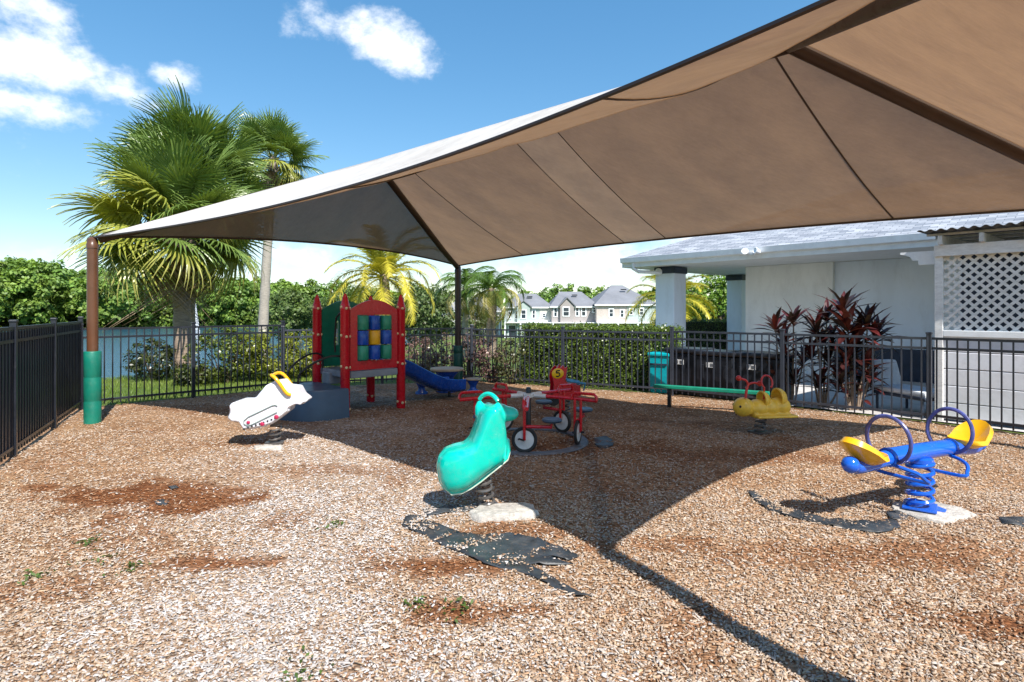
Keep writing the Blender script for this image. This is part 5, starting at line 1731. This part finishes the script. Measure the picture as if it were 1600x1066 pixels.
# diagonal slats, each its own piece, clipped to the panel
w_sl = .038; pitch = .125
for lay, sgn in ((0, 1), (1, -1)):
    hgt = z1l - z0l
    c0 = -hgt if sgn > 0 else 0
    xs_ = np.arange(c0, PW + (0 if sgn > 0 else hgt), pitch)
    for x in xs_:
        # line: xx = x + sgn*(z - z0l)
        pts = []
        for z in (z0l, z1l):
            xx = x + sgn * (z - z0l); pts.append([xx, z])
        for p in pts:
            if p[0] < .05: p[1] += (.05 - p[0]) * sgn; p[0] = .05
            if p[0] > PW - .05: p[1] += (PW - .05 - p[0]) * sgn; p[0] = PW - .05
        (xa, za), (xb, zb) = pts
        if not (z0l - 1e-6 <= za <= z1l + 1e-6 and z0l - 1e-6 <= zb <= z1l + 1e-6): continue
        L_ = math.hypot(xb - xa, zb - za)
        if L_ < .05: continue
        MB().box(((xa + xb) / 2, .012 + lay * .010, (za + zb) / 2), (L_, .009, w_sl), 0, 0, -math.atan2(zb - za, xb - xa)).build('lattice_slat', M['lattice'], per)
MB().box((PW / 2, 1.0, 1.25), (PW - .1, .05, 2.4)).build('dark_backing', M['navy'], per)  # added dark sheet, stands in for the shaded interior behind the lattice
# rafters and corrugated sheet
for i in range(7):
    x = .05 + i * .46
    MB().prism([(-.22, 2.50), (-.22, 2.62), (2.3, 2.66), (2.3, 2.50), (-.14, 2.50)], .05, Matrix.Translation((x, 0, 0)) @ Euler((0, 0, R(90))).to_matrix().to_4x4()).build('rafter', M['rafter'], per)
for i in range(5):
    MB().box((PW / 2, .0 + i * .5, 2.66 + i * .004), (PW + .3, .05, .03)).build('purlin', M['rafter'], per)
cs = MB(); vs = []; nn = 180
for j, yy in ((0, -.30), (1, 2.3)):
    for i in range(nn + 1): vs.append((-.2 + (PW + .5) * i / nn, yy, 2.70 + .016 * math.sin(i * 1.05) + yy * .012))
cs.add(vs, [(i, i + 1, nn + 2 + i, nn + 1 + i) for i in range(nn)])
co_ = cs.build('corrugated_roof', M['corrugated'], per, True, 80)
so = co_.modifiers.new('thickness', 'SOLIDIFY'); so.thickness = .004
# white vinyl boards below the lattice
nb = 5
for i in range(nb):
    zb0 = .02 + i * .24
    MB().box((PW / 2, .0, zb0 + .118), (PW - .1, .03 + .004 * (i % 2), .232), bev=.008).build('vinyl_board', M['vinyl'], per)

# ------------------------------------------------------------------ things behind the fence
def deck_box(label, loc, rz, w, h, d, txt):
    t = thing('storage_box', label, 'storage box', loc, rz)
    MB().box((0, 0, h / 2 - .04), (w, d, h - .08), bev=.02).build('body', M['bin_black'], t)
    MB().box((0, 0, h - .03), (w + .06, d + .06, .09), bev=.03).build('lid', M['bin_black'], t)
    for x in (-w * .3, 0, w * .3):
        MB().box((x, -d / 2 - .006, h * .42), (.05, .02, h * .6), bev=.006).build('rib', M['bin_black'], t)
    lb = MB().box((-w * .08, -d / 2 - .022, h * .72), (.15, .006, .09)).build('label', M['label_white'], t)
    dg_ = MB()
    dg_.box((-w * .08 - .045, -d / 2 - .027, h * .72), (.012, .003, .06)).box((-w * .08 - .055, -d / 2 - .027, h * .72 + .018), (.014, .003, .012))
    for k in range(3): dg_.box((-w * .08 + .03, -d / 2 - .027, h * .72 + .022 - .022 * k), (.06, .003, .009))
    dg_.build('label_print', M['ink'], lb)


aF = math.atan2(FD3.y - FD2.y, FD3.x - FD2.x)
p = at(1078, 600, 11.0); deck_box('black resin storage box with white label, next to the turquoise bin', (p.x, p.y, -.02), aF, .72, .86, .55, '1')
p = at(1118, 600, 10.5); deck_box('black resin storage box with white label, middle of the row', (p.x + .1, p.y + .05, -.02), aF, .68, .84, .55, '1')
p = at(1190, 600, 10.15); deck_box('black resin storage box half hidden by the red plants', (p.x, p.y, -.02), aF, .9, .84, .55, '1')
p = at(1034, 600, 11.25)
tbn = thing('turquoise_bin', 'turquoise plastic bin between hedge and black storage boxes', 'bin', (p.x, p.y, -.02), R(-35))
MB().add(*(lambda s, t_, h: ([(-s, -s, 0), (s, -s, 0), (s, s, 0), (-s, s, 0), (-t_, -t_, h), (t_, -t_, h), (t_, t_, h), (-t_, t_, h)], [(0, 1, 2, 3), (4, 5, 6, 7), (0, 1, 5, 4), (1, 2, 6, 5), (2, 3, 7, 6), (3, 0, 4, 7)]))(.16, .195, .70)).build('body', M['bin_turq'], tbn)
MB().box((0, 0, .735), (.43, .43, .07), bev=.02).build('lid', M['bin_turq'], tbn)
MB().box((0, -.196, .55), (.34, .02, .03)).build('band', M['navy'], tbn)
# lounge chair with towel by the gate
p = at(1415, 640, 9.0)
ch = thing('lounge_chair', 'white cushioned lounge chair behind the gate', 'chair', (p.x, p.y, 0), angE + R(60))
for (x, y) in ((-.28, -.55), (.28, -.55), (-.28, .25), (.28, .25)):
    MB().tube([(x, y, -.03), (x, y, .26)], .02, 8).build('leg', M['navy'], ch)
MB().box((0, -.15, .27), (.62, .95, .05), bev=.015).build('frame', M['navy'], ch)
MB().box((0, -.15, .33), (.58, .92, .10), bev=.04).build('seat_cushion', M['cushion'], ch, True)
MB().box((0, .42, .52), (.58, .12, .50), 0, R(-18), 0, bev=.05).build('back_cushion', M['cushion'], ch, True)
for k in range(3):
    MB().box((0, .34 + k * .035, .42 + k * .10), (.52, .02, .022), 0, R(-18)).build('stripe', M['navy'], ch)

# ------------------------------------------------------------------ fountain on the lake
fp = at(305, 512, 92)
fo = thing('fountain', 'white fountain jet spraying up from the lake behind the fan palm', 'fountain', (fp.x, fp.y, -3.0))
n = 5200
t = RNG.random(n); h = 5.6
zz = t ** .8 * h; rr = .10 + .75 * (1 - zz / h) ** 1.1
a = RNG.uniform(0, 6.28, n); rad = rr * np.sqrt(RNG.random(n))
c = np.c_[rad * np.cos(a), rad * np.sin(a), zz]
co, tc = leaves_np(c, RNG.normal(size=(n, 3)), .16, .07, np.ones((n, 3)))
link('water_jet', np_mesh('water_jet', co, 4, M['spray'], tc), fo)
MB().lathe([(.5, -.1), (.5, .12), (.2, .2)], 14).build('nozzle_float', M['black'], fo)


# ------------------------------------------------------------------ far houses
HY = 95.0
HG = -3.0


def house_block(label, u0, u1, y, depth, eave_v, peak_v, wall, wins, gable=None, side=None, vent=True, hip=.35, wings=()):
    """two-storey hip-roofed house seen front-on; pixel columns u0..u1 at depth y"""
    x0, x1 = (u0 - 800) / 900 * y, (u1 - 800) / 900 * y
    W_ = x1 - x0; ze = CAM_H + (485 - eave_v) / 900 * y - HG; zp = CAM_H + (485 - peak_v) / 900 * (y + depth / 2) - HG
    t = thing('house', label, 'house', (x0, y, HG))
    MB().box((W_ / 2, depth / 2, ze / 2), (W_, depth, ze)).build('wall', M[wall], t)
    for (wu0, wu1, wm_, dy) in wings:
        wx0, wx1 = (wu0 - u0) / 900 * y, (wu1 - u0) / 900 * y
        MB().box(((wx0 + wx1) / 2, depth / 2 - dy, ze / 2 - .01), (wx1 - wx0, depth, ze - .02)).build('wing_wall', M[wm_], t)
    ov = .35
    a0, a1 = W_ * hip, W_ * (1 - hip)
    vs = [(-ov, -ov, ze), (W_ + ov, -ov, ze), (W_ + ov, depth + ov, ze), (-ov, depth + ov, ze), (a0, depth / 2, zp), (a1, depth / 2, zp)]
    r_ = MB().add(vs, [(0, 1, 5, 4), (1, 2, 5), (2, 3, 4, 5), (3, 0, 4), (3, 2, 1, 0)]).build('roof', M['far_roof'], t)
    MB().box((W_ / 2, -ov - .02, ze - .08), (W_ + 2 * ov, .06, .22)).build('fascia', M['trim'], t)
    if vent: MB().box((W_ * .55, depth * .30, ze + (zp - ze) * .75), (.9, .5, .18)).build('roof_vent', M['bin_black'], r_)
    if gable:
        gu0, gu1, gv = gable
        g0_, g1_ = (gu0 - u0) / 900 * y, (gu1 - u0) / 900 * y; gz = CAM_H + (485 - gv) / 900 * y - HG
        MB().prism([(g0_, 0), (g1_, 0), (g1_, ze + .05), ((g0_ + g1_) / 2, gz), (g0_, ze + .05)], .8, Matrix.Translation((0, -.25, 0))).build('gable', M[wall], t)
        gm = (g0_ + g1_) / 2
        for sx_ in (-1, 1):
            e0 = (g0_ - .35) if sx_ < 0 else (g1_ + .35)
            MB().add([(e0, -.85, ze - .12), (gm, -.85, gz + .12), (gm, depth * .4, gz + .12), (e0, depth * .4, ze - .12),
                      (e0, -.85, ze + .06), (gm, -.85, gz + .30), (gm, depth * .4, gz + .30), (e0, depth * .4, ze + .06)],
                     [(0, 1, 2, 3), (4, 5, 6, 7), (0, 1, 5, 4), (1, 2, 6, 5), (2, 3, 7, 6), (3, 0, 4, 7)]).build('gable_roof', M['far_roof'], t)
    for (wu, wv, ww, wh, off) in wins:
        x = (wu - u0) / 900 * y; z = CAM_H + (485 - wv) / 900 * y - HG; w_, h_ = ww / 900 * y, wh / 900 * y
        f_ = MB().box((x, -.02 - off, z), (w_ + .34, .10, h_ + .34)).build('window', M['trim'], t)
        MB().box((x, -.085 - off, z), (w_, .04, h_)).build('pane', M['glass'], f_)
        MB().box((x, -.11 - off, z), (w_ + .02, .03, .07)).build('glazing_bar', M['trim'], f_)
    # ground floor band: porch roof, posts and dark openings
    MB().box((W_ / 2, -.65, 2.55), (W_, 1.3, .14)).build('porch_roof', M['trim'], t)
    k = max(2, int(W_ / 2.6))
    for i in range(k + 1):
        MB().box((.15 + (W_ - .3) * i / k, -1.15, 1.24), (.24, .24, 2.48)).build('porch_post', M['trim'], t)
    for i in range(k):
        d_ = MB().box((W_ * (i + .5) / k, -.03, 1.15), (W_ / k * .5, .08, 2.0)).build('patio_door', M['trim'], t)
        MB().box((W_ * (i + .5) / k, -.085, 1.15), (W_ / k * .5 - .2, .04, 1.8)).build('pane', M['glass'], d_)


M['sage'] = paint('sage_siding', (.40, .46, .44), .8, .06, 1.0, bump=0)
M['taupe'] = paint('taupe_siding', (.35, .315, .305), .8, .06, 1.0, bump=0)
M['blush'] = paint('blush_siding', (.52, .45, .41), .8, .06, 1.0, bump=0)
M['cream_siding'] = paint('cream_siding', (.60, .58, .53), .8, .06, 1.0, bump=0)
house_block('pale house half hidden behind the two green palms', 690, 782, 102, 11, 486, 464, 'cream_siding', ((722, 493, 3, 8, 0), (745, 493, 4, 8, 0), (768, 493, 4, 8, 0)), None, None, True, .3)
house_block('sage green house with pointed gable and white end wall', 788, 862, HY + .8, 11, 480, 459, 'sage', ((796, 492, 2.4, 10, 0), (807, 492, 2.6, 11, 0), (818, 491, 6, 12, .66), (834, 491, 3, 11, 0), (850, 493, 3.5, 5, .12)), (808, 828, 472), None, True, .3, ((843, 862, 'cream_siding', .06),))
house_block('taupe house with gabled window left of the blush house', 862, 934, HY - .4, 13, 479, 456, 'taupe', ((868, 488, 3.5, 12, 0), (884, 487, 8, 12, .66), (902, 487, 3.5, 12, 0), (912, 487, 5, 12, 0), (929, 484, 4, 7, 0)), (875, 896, 467), None, True, .25)
house_block('blush house with large hip roof near the clubhouse column', 932, 1026, HY - 2.2, 17, 476, 446, 'blush', ((955, 489, 5, 11, 0), (972, 490, 4, 10, 0), (1002, 487, 4.5, 9, .12), (986, 487, 4, 8, .12)), None, None, True, .40, ((980, 1026, 'sage', .06),))
